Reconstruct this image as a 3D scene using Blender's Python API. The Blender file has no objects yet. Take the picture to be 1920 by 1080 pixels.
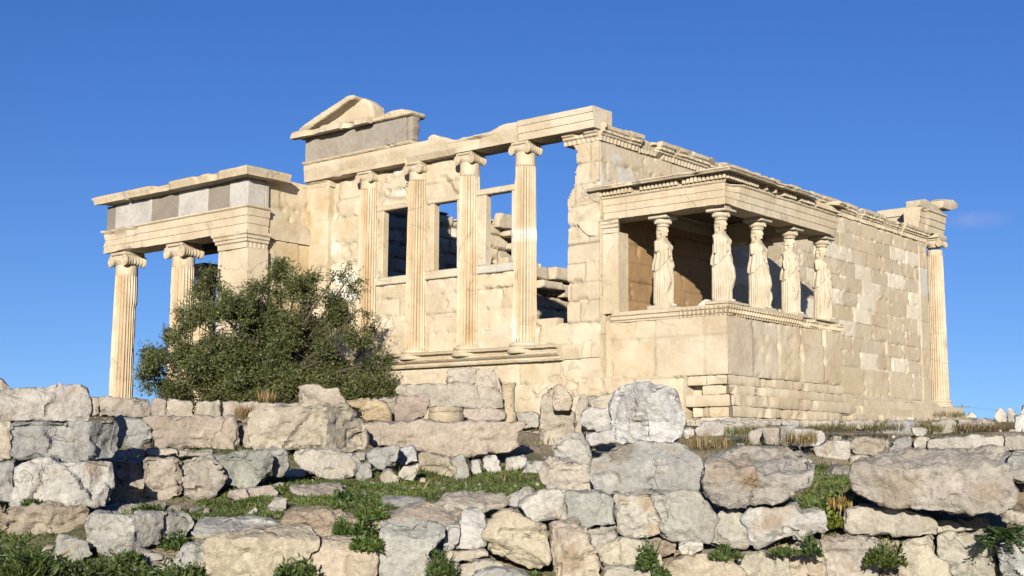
import bpy, math, random
import numpy as np
from mathutils import Matrix, Vector

# ------------------------------------------------------------------ camera
scene = bpy.context.scene
COL = scene.collection
CAM = np.array([19.4865, -26.6722, -0.6993])
YAW, PITCH, ROLL, FPX = 0.6985, 0.1289, 0.0061, 2488.9      # 1920 px wide photograph
_f = np.array([-math.sin(YAW), math.cos(YAW), 0.0])
_r = np.array([math.cos(YAW), math.sin(YAW), 0.0])
_u = np.array([0, 0, 1.0])
_f, _u = _f * math.cos(PITCH) + _u * math.sin(PITCH), _u * math.cos(PITCH) - _f * math.sin(PITCH)
_r, _u = _r * math.cos(ROLL) + _u * math.sin(ROLL), _u * math.cos(ROLL) - _r * math.sin(ROLL)
cam_data = bpy.data.cameras.new("camera")
cam_data.sensor_width = 36.0
cam_data.lens = FPX / 1920 * 36.0
cam_data.clip_start = 0.1
cam_data.clip_end = 20000
cam = bpy.data.objects.new("camera", cam_data)
COL.objects.link(cam)
cam.matrix_world = Matrix(((_r[0], _u[0], -_f[0], CAM[0]), (_r[1], _u[1], -_f[1], CAM[1]),
                           (_r[2], _u[2], -_f[2], CAM[2]), (0, 0, 0, 1)))
scene.camera = cam

# ------------------------------------------------------------------ sky, sun, exposure
SUN_DIR = np.array([1.06, -1.5, 0.43])          # towards the sun: west-south-west, low
SUN_DIR /= np.linalg.norm(SUN_DIR)
EL = math.asin(SUN_DIR[2])
ROT = math.atan2(SUN_DIR[0], SUN_DIR[1])
world = bpy.data.worlds.new("World")
scene.world = world
world.use_nodes = True
nt = world.node_tree
bg = nt.nodes["Background"]
sky = nt.nodes.new("ShaderNodeTexSky")
sky.sky_type = 'NISHITA'
sky.sun_disc = False
sky.sun_elevation = EL
sky.sun_rotation = ROT
sky.altitude = 150
sky.air_density = 1.0
sky.dust_density = 0.35
sky.ozone_density = 3.0
# look a little higher into the sky model, so the low sky stays as clear and blue as on that winter afternoon
tc = nt.nodes.new("ShaderNodeTexCoord")
va = nt.nodes.new("ShaderNodeVectorMath"); va.operation = 'ADD'; va.inputs[1].default_value = (0, 0, 0.11)
vn = nt.nodes.new("ShaderNodeVectorMath"); vn.operation = 'NORMALIZE'
nt.links.new(tc.outputs['Generated'], va.inputs[0]); nt.links.new(va.outputs[0], vn.inputs[0]); nt.links.new(vn.outputs[0], sky.inputs['Vector'])
hs = nt.nodes.new("ShaderNodeHueSaturation")
hs.inputs['Saturation'].default_value = 1.25
hs.inputs['Hue'].default_value = 0.522
nt.links.new(sky.outputs[0], hs.inputs['Color'])
# one faint wisp of cloud low in the east-south-east
wc = _f + _r * (1832 - 960) / FPX + _u * (540 - 412) / FPX
wc = wc / np.linalg.norm(wc); wr = np.cross(wc, [0, 0, 1.]); wr /= np.linalg.norm(wr)
def _n(kind, op=None, **kw):
    n = nt.nodes.new(kind)
    if op: n.operation = op
    return n
d1 = _n("ShaderNodeVectorMath", 'DOT_PRODUCT'); d1.inputs[1].default_value = tuple(wr / .030)
d2 = _n("ShaderNodeSeparateXYZ"); d3 = _n("ShaderNodeMath", 'MULTIPLY_ADD'); d3.inputs[1].default_value = 1 / .0085; d3.inputs[2].default_value = -wc[2] / .0085
nt.links.new(tc.outputs['Generated'], d1.inputs[0]); nt.links.new(tc.outputs['Generated'], d2.inputs[0]); nt.links.new(d2.outputs[2], d3.inputs[0])
cx = _n("ShaderNodeCombineXYZ"); nt.links.new(d1.outputs['Value'], cx.inputs[0]); nt.links.new(d3.outputs[0], cx.inputs[1])
ln = _n("ShaderNodeVectorMath", 'LENGTH'); nt.links.new(cx.outputs[0], ln.inputs[0])
fw_ = _n("ShaderNodeVectorMath", 'DOT_PRODUCT'); fw_.inputs[1].default_value = tuple(wc); nt.links.new(tc.outputs['Generated'], fw_.inputs[0])
gt = _n("ShaderNodeMath", 'GREATER_THAN'); gt.inputs[1].default_value = 0.5; nt.links.new(fw_.outputs['Value'], gt.inputs[0])
mr = _n("ShaderNodeMapRange"); mr.interpolation_type = 'SMOOTHSTEP'
for k_, v_ in ((1, 0.0), (2, 1.0), (3, 1.0), (4, 0.0)): mr.inputs[k_].default_value = v_
nt.links.new(ln.outputs['Value'], mr.inputs[0])
cn = _n("ShaderNodeTexNoise"); cn.inputs['Scale'].default_value = 70; cn.inputs['Detail'].default_value = 4; nt.links.new(tc.outputs['Generated'], cn.inputs['Vector'])
m1 = _n("ShaderNodeMath", 'MULTIPLY'); nt.links.new(mr.outputs[0], m1.inputs[0]); nt.links.new(cn.outputs[0], m1.inputs[1])
m2 = _n("ShaderNodeMath", 'MULTIPLY'); nt.links.new(m1.outputs[0], m2.inputs[0]); nt.links.new(gt.outputs[0], m2.inputs[1])
m3 = _n("ShaderNodeMath", 'MULTIPLY'); m3.inputs[1].default_value = .32; nt.links.new(m2.outputs[0], m3.inputs[0])
mx = _n("ShaderNodeMix"); mx.data_type = 'RGBA'; mx.inputs[7].default_value = (4.2, 3.6, 4.2, 1)
nt.links.new(m3.outputs[0], mx.inputs[0]); nt.links.new(hs.outputs[0], mx.inputs[6])
nt.links.new(mx.outputs[2], bg.inputs['Color'])
bg.inputs['Strength'].default_value = 0.070
sun_l = bpy.data.lights.new("sun", 'SUN')
sun_l.energy = 5.0
sun_l.angle = math.radians(0.5)
sun_l.color = (1.0, 0.90, 0.74)
sun = bpy.data.objects.new("sun", sun_l)
COL.objects.link(sun)
sun.rotation_euler = Vector(SUN_DIR).to_track_quat('Z', 'Y').to_euler()
sun.location = (30, -45, 30)
scene.view_settings.view_transform = 'Standard'
scene.view_settings.look = 'None'
scene.view_settings.exposure = 1.1
scene.view_settings.gamma = 1.0

# ------------------------------------------------------------------ projection helpers
def ray(u, v):
    return _f + _r * (u - 960) / FPX + _u * (540 - v) / FPX

def W(u, v, D):
    return CAM + ray(u, v) * D

# ------------------------------------------------------------------ noise (numpy)
def _h(ix, iy, iz, s):
    n = (ix * 374761393 + iy * 668265263 + iz * 2147483647 + s * 974634777) & 0xFFFFFFFF
    n = ((n ^ (n >> 13)) * 1274126177) & 0xFFFFFFFF
    n = ((n ^ (n >> 16)) * 2246822519) & 0xFFFFFFFF
    return ((n ^ (n >> 15)) & 0xFFFFFF) / float(0xFFFFFF)

def noise(p, s=0):
    p = np.asarray(p, float)
    i = np.floor(p).astype(np.int64)
    f = p - i
    f = f * f * (3 - 2 * f)
    x, y, z = i[..., 0], i[..., 1], i[..., 2]
    fx, fy, fz = f[..., 0], f[..., 1], f[..., 2]
    r = 0
    for a in (0, 1):
        wx = fx if a else 1 - fx
        for b in (0, 1):
            wy = fy if b else 1 - fy
            for c in (0, 1):
                wz = fz if c else 1 - fz
                r = r + wx * wy * wz * _h(x + a, y + b, z + c, s)
    return r

def fbm(p, o=4, s=0, g=0.5):
    p = np.asarray(p, float)
    t, a, n = 0, 1.0, 0
    for k in range(o):
        t = t + a * noise(p * (2.03 ** k), s + k * 17)
        n += a
        a *= g
    return t / n

def hr(i, k=0):
    i = np.asarray(i).astype(np.int64)
    return _h(i, i * 0 + 7, i * 0 + k, 3)

def sst(a, b, x):
    t = np.clip((x - a) / (b - a), 0, 1)
    return t * t * (3 - 2 * t)

def p3(a, b, c):
    a, b, c = np.broadcast_arrays(np.asarray(a, float), np.asarray(b, float), np.asarray(c, float))
    return np.stack([a, b, c], -1)

# ------------------------------------------------------------------ mesh helpers
def mk(name, V, F, mat, parent=None, col=None, loc=None, sharp=38):
    """link V (n,3) with faces F (array or list of arrays / lists) as one mesh object"""
    V = np.asarray(V, float)
    me = bpy.data.meshes.new(name)
    if isinstance(F, np.ndarray):
        F = [F]
    idx, tot = [], []
    for f in F:
        if isinstance(f, np.ndarray):
            if f.size:
                idx.append(f.reshape(-1).astype(np.int32))
                tot.append(np.full(len(f), f.shape[1], np.int32))
        else:
            idx.append(np.array(f, np.int32))
            tot.append(np.array([len(f)], np.int32))
    idx = np.concatenate(idx)
    tot = np.concatenate(tot)
    st = np.concatenate([[0], np.cumsum(tot)[:-1]]).astype(np.int32)
    off = np.zeros(3) if loc is None else np.asarray(loc, float)
    me.vertices.add(len(V))
    me.vertices.foreach_set("co", (V - off).astype(np.float32).ravel())
    me.loops.add(len(idx))
    me.loops.foreach_set("vertex_index", idx)
    me.polygons.add(len(tot))
    me.polygons.foreach_set("loop_start", st)
    me.polygons.foreach_set("loop_total", tot)
    me.update(calc_edges=True)
    me.polygons.foreach_set("use_smooth", np.ones(len(tot), bool))
    at = me.attributes.new("Col", 'FLOAT_COLOR', 'POINT')
    c = np.ones((len(V), 4), np.float32)
    if col is not None:
        c[:, :3] = col
    at.data.foreach_set("color", c.ravel())
    if sharp is not None:
        me.set_sharp_from_angle(angle=math.radians(sharp))
    me.materials.append(mat)
    ob = bpy.data.objects.new(name, me)
    COL.objects.link(ob)
    if parent is not None:
        ob.parent = parent
        ob.location = off - np.array(parent.location) if loc is not None else -np.array(parent.location)
    elif loc is not None:
        ob.location = off
    return ob

def tag(o, label=None, cat=None, group=None, kind=None):
    if label: o["label"] = label
    if cat: o["category"] = cat
    if group: o["group"] = group
    if kind: o["kind"] = kind
    return o

def thing(name, loc, label, cat, group=None):
    o = bpy.data.objects.new(name, None)
    o.empty_display_size = 0.3
    COL.objects.link(o)
    o.location = loc
    return tag(o, label, cat, group)

class MB:
    """collects shapes for one mesh"""
    def __init__(s):
        s.V, s.F, s.C, s.n = [], [], [], 0
    def add(s, V, F, col=(1, 1, 1)):
        V = np.asarray(V, float)
        c = np.ones((len(V), 3)) * np.asarray(col, float)
        if isinstance(F, np.ndarray): F = [F]
        for f in F:
            s.F.append(f + s.n if isinstance(f, np.ndarray) else [i + s.n for i in f])
        s.V.append(V); s.C.append(c); s.n += len(V)
        return s
    def box(s, a, b, ch=0.012, col=(1, 1, 1), jit=0.0, sd=0):
        a = np.array(a, float); b = np.array(b, float)
        ch = min(ch, 0.3 * float(np.min(b - a)))
        V = []
        for ax in range(3):
            for sx in (0, 1):
                for sy in (0, 1):
                    for sz in (0, 1):
                        q = np.array([(a, b)[sx][0], (a, b)[sy][1], (a, b)[sz][2]])
                        sg = np.array([1 - 2 * sx, 1 - 2 * sy, 1 - 2 * sz])
                        for k in range(3):
                            if k != ax: q[k] += sg[k] * ch
                        V.append(q)
        V = np.array(V)
        if jit:
            V = V + (fbm(V * 3.1 + sd, 2, 5)[:, None] - .5) * jit
        I = lambda ax, x, y, z: ax * 8 + x * 4 + y * 2 + z
        F = []
        for t in (0, 1):
            F.append([I(0, t, 0, 0), I(0, t, 1, 0), I(0, t, 1, 1), I(0, t, 0, 1)])
            F.append([I(1, 0, t, 0), I(1, 1, t, 0), I(1, 1, t, 1), I(1, 0, t, 1)])
            F.append([I(2, 0, 0, t), I(2, 1, 0, t), I(2, 1, 1, t), I(2, 0, 1, t)])
        for p in (0, 1):
            for q in (0, 1):
                F.append([I(0, p, q, 0), I(0, p, q, 1), I(1, p, q, 1), I(1, p, q, 0)])
                F.append([I(0, p, 0, q), I(0, p, 1, q), I(2, p, 1, q), I(2, p, 0, q)])
                F.append([I(1, 0, p, q), I(1, 1, p, q), I(2, 1, p, q), I(2, 0, p, q)])
        s.add(V, np.array(F), col)
        T = [[I(0, x, y, z), I(1, x, y, z), I(2, x, y, z)] for x in (0, 1) for y in (0, 1) for z in (0, 1)]
        s.F.append(np.array(T) + s.n - len(V))
        return s
    def lathe(s, prof, c, n=32, axis=2, col=(1, 1, 1), cap=True):
        """prof: list of (r, t) along the axis from point c"""
        prof = np.array(prof, float)
        th = np.linspace(0, 2 * np.pi, n, endpoint=False)
        A = np.outer(prof[:, 0], np.cos(th)); B = np.outer(prof[:, 0], np.sin(th))
        T = np.repeat(prof[:, 1][:, None], n, 1)
        o = {2: (A, B, T), 1: (A, T, B), 0: (T, A, B)}[axis]
        V = np.stack(o, -1).reshape(-1, 3) + np.array(c, float)
        m = len(prof)
        i, j = np.meshgrid(np.arange(m - 1), np.arange(n), indexing='ij')
        k = (j + 1) % n
        F = [np.stack([i * n + j, i * n + k, (i + 1) * n + k, (i + 1) * n + j], -1).reshape(-1, 4)]
        if cap:
            F += [list(range(n))[::-1], list(range((m - 1) * n, m * n))]
        return s.add(V, F, col)
    def tube(s, pts, rad, n=8, col=(1, 1, 1)):
        pts = np.array(pts, float); m = len(pts)
        rad = np.ones(m) * np.asarray(rad, float)
        t = np.gradient(pts, axis=0); t /= np.linalg.norm(t, axis=1)[:, None] + 1e-9
        ref = np.array([0.3, 0.2, 1.0]) if abs(t[0][2]) < 0.9 else np.array([1.0, 0.2, 0.1])
        a = np.cross(t, ref); a /= np.linalg.norm(a, axis=1)[:, None] + 1e-9
        b = np.cross(t, a)
        th = np.linspace(0, 2 * np.pi, n, endpoint=False)
        V = pts[:, None] + rad[:, None, None] * (a[:, None] * np.cos(th)[None, :, None] + b[:, None] * np.sin(th)[None, :, None])
        i, j = np.meshgrid(np.arange(m - 1), np.arange(n), indexing='ij'); k = (j + 1) % n
        F = [np.stack([i * n + j, i * n + k, (i + 1) * n + k, (i + 1) * n + j], -1).reshape(-1, 4),
             list(range(n))[::-1], list(range((m - 1) * n, m * n))]
        return s.add(V.reshape(-1, 3), F, col)
    def out(s):
        return np.concatenate(s.V), s.F, np.concatenate(s.C)
    def build(s, name, mat, parent=None, loc=None, sharp=38):
        V, F, C = s.out()
        return mk(name, V, F, mat, parent, C, loc, sharp)

def voxel(V, F, vs):
    """voxel remesh of a closed shape -> (V, quads)"""
    me = bpy.data.meshes.new("tmp")
    fl = []
    for f in F:
        fl += f.tolist() if isinstance(f, np.ndarray) else [list(f)]
    me.from_pydata(np.asarray(V).tolist(), [], fl)
    ob = bpy.data.objects.new("tmp", me)
    COL.objects.link(ob)
    m = ob.modifiers.new("r", 'REMESH'); m.mode = 'VOXEL'; m.voxel_size = vs; m.adaptivity = 0
    dg = bpy.context.evaluated_depsgraph_get()
    ev = ob.evaluated_get(dg); em = ev.data
    n = len(em.vertices); P = np.empty(n * 3, np.float32); em.vertices.foreach_get("co", P)
    k = len(em.loops); L = np.empty(k, np.int32); em.loops.foreach_get("vertex_index", L)
    P = P.reshape(-1, 3).astype(float)
    Q = L.reshape(-1, 4) if k == 4 * len(em.polygons) else None
    if Q is None:
        T = np.empty(len(em.polygons), np.int32); em.polygons.foreach_get("loop_total", T)
        S = np.empty(len(em.polygons), np.int32); em.polygons.foreach_get("loop_start", S)
        Q = np.array([[L[s0 + min(q, t - 1)] for q in range(4)] for s0, t in zip(S, T)])
    bpy.data.objects.remove(ob); bpy.data.meshes.remove(me)
    return P, Q.copy()

def edges_of(Q):
    e = np.concatenate([Q[:, [0, 1]], Q[:, [1, 2]], Q[:, [2, 3]], Q[:, [3, 0]]])
    return e

def smooth(P, Q, it, k=0.6):
    e = edges_of(Q); n = len(P)
    cnt = np.bincount(e[:, 0], minlength=n) + np.bincount(e[:, 1], minlength=n)
    cnt = np.maximum(cnt, 1)
    for _ in range(it):
        A = np.stack([np.bincount(e[:, 0], P[e[:, 1], a], n) + np.bincount(e[:, 1], P[e[:, 0], a], n) for a in range(3)], 1)
        P = P + k * (A / cnt[:, None] - P)
    return P

def vnormals(P, Q):
    a = P[Q[:, 2]] - P[Q[:, 0]]; b = P[Q[:, 3]] - P[Q[:, 1]]
    fn = np.cross(a, b); n = len(P)
    N = np.stack([sum(np.bincount(Q[:, j], fn[:, k], n) for j in range(4)) for k in range(3)], 1)
    return N / (np.linalg.norm(N, axis=1)[:, None] + 1e-12)

def chip(P, rng, k, amt, bias=None):
    """cut k random facets off a convex-ish lump"""
    c = P.mean(0); Q = P - c
    size = (Q.max(0) - Q.min(0)).mean()
    for _ in range(k):
        n = rng.normal(size=3)
        if bias is not None and n @ bias < 0 and rng.random() < .6: n = -n
        n /= np.linalg.norm(n)
        h = Q @ n; cut = h.max() - rng.uniform(.15, 1.0) * amt * size
        Q = Q - np.outer(np.maximum(0, h - cut), n)
    return Q + c

# ------------------------------------------------------------------ materials
def stone_mat(name, c1, c2, stain=(.4, .25, .1), s_lo=.62, s_hi=.74, s_max=.7, sc=1.3, bump=.35, fine=34., stretch=1., rough=.88, bd=.03, fr=(.78, 1.16), crack=0., patch=None, ckk=.3, alb=.47, spots=0., grey=0.):
    c1, c2, stain = (tuple(x + grey * (sum(q) / 3 - x) for x in q) for q in (c1, c2, stain))
    c1, c2, stain = (tuple(alb * x for x in q) for q in (c1, c2, stain))
    if patch: patch = tuple(alb * x for x in patch)
    m = bpy.data.materials.new(name); m.use_nodes = True
    N = m.node_tree.nodes; L = m.node_tree.links
    b = N["Principled BSDF"]; b.inputs['Roughness'].default_value = rough
    try: b.inputs['Specular IOR Level'].default_value = 0.25
    except Exception: pass
    g = N.new("ShaderNodeNewGeometry"); oi = N.new("ShaderNodeObjectInfo")
    mul = N.new("ShaderNodeMath"); mul.operation = 'MULTIPLY'; mul.inputs[1].default_value = 37.
    L.new(oi.outputs['Random'], mul.inputs[0])
    add = N.new("ShaderNodeVectorMath"); add.operation = 'ADD'
    L.new(g.outputs['Position'], add.inputs[0]); L.new(mul.outputs[0], add.inputs[1])
    mp = N.new("ShaderNodeMapping"); mp.inputs['Scale'].default_value = (1, 1, stretch)
    L.new(add.outputs[0], mp.inputs[0])
    def nz(scale, det, ro=.6, src=None):
        t = N.new("ShaderNodeTexNoise"); t.inputs['Scale'].default_value = scale
        t.inputs['Detail'].default_value = det; t.inputs['Roughness'].default_value = ro
        L.new((src or add).outputs[0], t.inputs['Vector']); return t
    def ramp(src, lo, hi):
        r = N.new("ShaderNodeMapRange"); r.inputs[1].default_value = lo; r.inputs[2].default_value = hi
        r.interpolation_type = 'SMOOTHSTEP'
        L.new(src.outputs[0], r.inputs[0]); return r
    def mix(f, a, c, mode='MIX'):
        x = N.new("ShaderNodeMix"); x.data_type = 'RGBA'; x.blend_type = mode
        if isinstance(f, float): x.inputs[0].default_value = f
        else: L.new(f.outputs[0], x.inputs[0])
        for k, v in ((6, a), (7, c)):
            if isinstance(v, tuple): x.inputs[k].default_value = (*v, 1)
            else: L.new(v, x.inputs[k])
        return x.outputs[2]
    n1 = nz(sc, 8, .62)
    col = mix(ramp(n1, .36, .64), c1, c2)
    n2 = nz(sc * .9 + .37, 7, .68, mp)
    r2 = ramp(n2, s_lo, s_hi)
    k2 = N.new("ShaderNodeMath"); k2.operation = 'MULTIPLY'; k2.inputs[1].default_value = s_max
    L.new(r2.outputs[0], k2.inputs[0])
    col = mix(k2, col, stain)
    n3 = nz(fine, 5, .7)
    r3 = N.new("ShaderNodeMapRange"); r3.inputs[1].default_value = .3; r3.inputs[2].default_value = .7
    r3.inputs[3].default_value = fr[0]; r3.inputs[4].default_value = fr[1]
    L.new(n3.outputs[0], r3.inputs[0])
    col = mix(1.0, col, r3.outputs[0], 'MULTIPLY')
    if patch:
        n5 = nz(.55, 6, .6)
        k5 = N.new("ShaderNodeMath"); k5.operation = 'MULTIPLY'; k5.inputs[1].default_value = .75
        L.new(ramp(n5, .56, .64).outputs[0], k5.inputs[0])
        col = mix(k5, col, patch)
    if spots:
        # grey-brown lichen and pale scrapes
        k7 = N.new("ShaderNodeMath"); k7.operation = 'MULTIPLY'; k7.inputs[1].default_value = spots
        L.new(ramp(nz(6.5, 7, .7), .56, .66).outputs[0], k7.inputs[0])
        col = mix(k7, col, (.20 * alb / .47, .165 * alb / .47, .115 * alb / .47))
        k8 = N.new("ShaderNodeMath"); k8.operation = 'MULTIPLY'; k8.inputs[1].default_value = .55
        L.new(ramp(nz(3.4, 8, .72), .57, .66).outputs[0], k8.inputs[0])
        col = mix(k8, col, tuple(min(1, x * 1.28) for x in c1))
    ck = None
    if crack:
        # thin dark natural cracks: edges of a distorted cell pattern, broken up by noise
        dv = N.new("ShaderNodeTexNoise"); dv.inputs['Scale'].default_value = 1.6; dv.inputs['Detail'].default_value = 5
        L.new(add.outputs[0], dv.inputs['Vector'])
        vm = N.new("ShaderNodeVectorMath"); vm.operation = 'MULTIPLY_ADD'; vm.inputs[1].default_value = (1.1, 1.1, 1.1)
        L.new(dv.outputs['Color'], vm.inputs[0]); L.new(add.outputs[0], vm.inputs[2])
        vo = N.new("ShaderNodeTexVoronoi"); vo.feature = 'DISTANCE_TO_EDGE'; vo.inputs['Scale'].default_value = crack
        L.new(vm.outputs[0], vo.inputs['Vector'])
        r6 = N.new("ShaderNodeMapRange"); r6.inputs[1].default_value = .004; r6.inputs[2].default_value = .016; r6.inputs[3].default_value = 1; r6.inputs[4].default_value = 0
        L.new(vo.outputs['Distance'], r6.inputs[0])
        gm = N.new("ShaderNodeMath"); gm.operation = 'MULTIPLY'
        L.new(r6.outputs[0], gm.inputs[0]); L.new(ramp(nz(crack * .9, 3), .5, .6).outputs[0], gm.inputs[1])
        ck = N.new("ShaderNodeMath"); ck.operation = 'MULTIPLY'; ck.inputs[1].default_value = ckk
        L.new(gm.outputs[0], ck.inputs[0])
        col = mix(ck, col, tuple(.35 * x for x in c2))
    at = N.new("ShaderNodeAttribute"); at.attribute_name = "Col"
    col = mix(1.0, col, at.outputs['Color'], 'MULTIPLY')
    L.new(col, b.inputs['Base Color'])
    ad = N.new("ShaderNodeMath"); ad.operation = 'MULTIPLY_ADD'; ad.inputs[1].default_value = .5
    n4 = nz(fine * .28, 6, .65)
    L.new(n3.outputs[0], ad.inputs[0]); L.new(n4.outputs[0], ad.inputs[2])
    if ck:
        sb = N.new("ShaderNodeMath"); sb.operation = 'MULTIPLY_ADD'; sb.inputs[1].default_value = -.9
        L.new(ck.outputs[0], sb.inputs[0]); L.new(ad.outputs[0], sb.inputs[2]); ad = sb
    bp = N.new("ShaderNodeBump"); bp.inputs['Strength'].default_value = bump; bp.inputs['Distance'].default_value = bd
    L.new(ad.outputs[0], bp.inputs['Height']); L.new(bp.outputs[0], b.inputs['Normal'])
    return m

M = {}
FR = (.93, 1.06)
M['marble'] = stone_mat("old_marble", (.78, .685, .53), (.66, .555, .40), (.52, .38, .22), .57, .74, .7, sc=.9, bump=.5, fine=9, stretch=2.6, bd=.05, fr=FR, crack=.55, patch=(.80, .72, .58))
M['marble_side'] = stone_mat("weathered_marble", (.70, .615, .475), (.62, .53, .39), (.50, .39, .25), .58, .78, .5, sc=.9, bump=.5, fine=9, stretch=2.6, bd=.04, fr=FR, crack=.35, ckk=.2, alb=.50)
M['statue'] = stone_mat("statue_marble", (.76, .69, .555), (.63, .545, .41), (.42, .31, .18), .58, .75, .5, sc=2.2, bump=.3, fine=24, bd=.012, fr=(.9, 1.06))
M['soot_shade'] = stone_mat("weathered_shade_ceiling_stone", (.16, .13, .10), (.10, .085, .07), (.2, .15, .1), .6, .8, .4, sc=1.1, bump=.3, fine=12, fr=FR)  # sooty grey ceiling stone, toned darker still for the shaded porch interiors
M['grey'] = stone_mat("grey_limestone", (.46, .415, .36), (.36, .325, .28), (.55, .5, .43), .56, .7, .6, sc=.8, bump=.25, fine=9, fr=(.86, 1.1), crack=.5, ckk=.25)
RK = dict(bump=.85, bd=.05, fr=(.72, 1.18), ckk=.25, alb=.425, spots=.6, grey=.32)
M['w'] = stone_mat("pale_marble_rock", (.68, .665, .635), (.53, .525, .505), (.42, .32, .20), .55, .69, .75, sc=2.2, fine=26, crack=2.2, **RK)
M['g'] = stone_mat("blue_grey_rock", (.56, .565, .545), (.42, .43, .42), (.36, .26, .15), .63, .73, .7, sc=2.6, fine=28, crack=2.0, **RK)
M['n'] = stone_mat("buff_grey_rock", (.68, .625, .545), (.52, .47, .40), (.38, .27, .16), .55, .71, .75, sc=2.4, fine=28, crack=2.2, **RK)
M['p'] = stone_mat("pink_tan_rock", (.66, .55, .45), (.51, .425, .35), (.36, .28, .21), .61, .73, .6, sc=2.2, fine=24, crack=1.5, **RK)
M['y'] = stone_mat("cream_rock", (.72, .64, .49), (.57, .50, .385), (.38, .30, .21), .59, .71, .65, sc=2.4, fine=26, crack=1.8, **RK)
M['o'] = stone_mat("ochre_stained_rock", (.58, .48, .35), (.46, .37, .26), (.36, .22, .06), .50, .66, .85, sc=3.0, fine=28, crack=2.0, **RK)
# ------------------------------------------------------------------ ground
GROUND_PTS = [  # pixel u, v, distance -> ground point
    (120, 1110, 8.6), (300, 1125, 8.4), (60, 1048, 9.6), (220, 1085, 9.2), (330, 1090, 9.1), (520, 1115, 8.5), (450, 1018, 9.5), (760, 1125, 8.5), (960, 1110, 8.3),
    (1200, 1160, 8.6), (1500, 1165, 8.8), (1850, 1165, 8.8), (200, 968, 10.4), (450, 960, 10.8), (620, 945, 11.4),
    (760, 975, 10.6), (860, 930, 12.2), (640, 905, 12.8), (950, 905, 13.4), (480, 905, 12.4), (330, 940, 11.4),
    (420, 845, 14.2), (230, 845, 14.0), (720, 880, 14.0), (980, 890, 14.2), (580, 845, 14.6), (1560, 940, 10.8),
    (1570, 892, 12.6), (1560, 890, 15.0), (1300, 865, 13.5), (1300, 826, 21), (1420, 836, 20), (1620, 829, 24.3), (1690, 815, 27), (1800, 809, 27), (1580, 805, 27.5), (1470, 802, 27.5), (1880, 796, 30.2), (1930, 790, 30.5), (1918, 811, 20.6), (1515, 836, 18.2), (1725, 817, 18.6), (1300, 799, 23.5),
    (1800, 826, 25), (1500, 840, 19.5), (1500, 876, 16.8), (1600, 885, 16.8), (1700, 856, 17.2), (1700, 836, 19.5), (1880, 856, 17), (1300, 870, 17), (1400, 868, 17.5), (1000, 830, 18), (880, 800, 19), (720, 800, 20),
    (560, 790, 22), (400, 790, 22), (250, 790, 22), (80, 800, 18), (100, 860, 12), (960, 790, 24), (1150, 810, 20),
    (1200, 800, 26)]
GP = [W(*p) for p in GROUND_PTS]
GP += [np.array(p, float) for p in [(-2, -1, 0.0), (-8, -2, 0.1), (-8, -6, .25), (-14, -6, .5), (-18, -4, .8), (-2, -5, 0.0), (2, -2, 0.05), (4, -1.5, .1),
       (5, 1, .15), (5, 5, .28), (4, 10, .45), (3, 15, .6), (3, 20, .75), (3, 26, .8), (7, 7, .12), (8, 14, .4), (9, 20, .62), (10, 28, .7), (13, 10, .2), (16, 22, .3),
       (0, 26, .8), (0, 32, .2), (-10, 20, 0), (-10, 10, 0), (-22, -5, .6), (-24, -10, .3), (-16, -12, .2), (22, 5, -.6), (24, -10, -1.6),
       (20, -26, -2.3), (15, -27, -2.0), (24, -22, -2.2), (10, -26, -1.6), (2, -22, -.8), (-8, -18, -.2), (-20, -20, -.8)]]
GP = np.array(GP)

def ground_z(x, y):
    x = np.asarray(x, float); y = np.asarray(y, float)
    d2 = (x[..., None] - GP[:, 0]) ** 2 + (y[..., None] - GP[:, 1]) ** 2
    w = 1 / (d2 + .25) ** 1.8
    z = (w * GP[:, 2]).sum(-1) / w.sum(-1)
    r = np.hypot(x - 0, y + 2)
    far = sst(32, 75, r)
    z = z * (1 - far) + far * (-5.5)
    z = z - 60 * sst(80, 700, r)
    z = z + (fbm(p3(x * .8, y * .8, 0), 4, 61) - .5) * .16 * (1 - far)
    z = z + (fbm(p3(x * .04, y * .04, 0), 4, 62) - .5) * 6 * far
    return z

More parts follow.
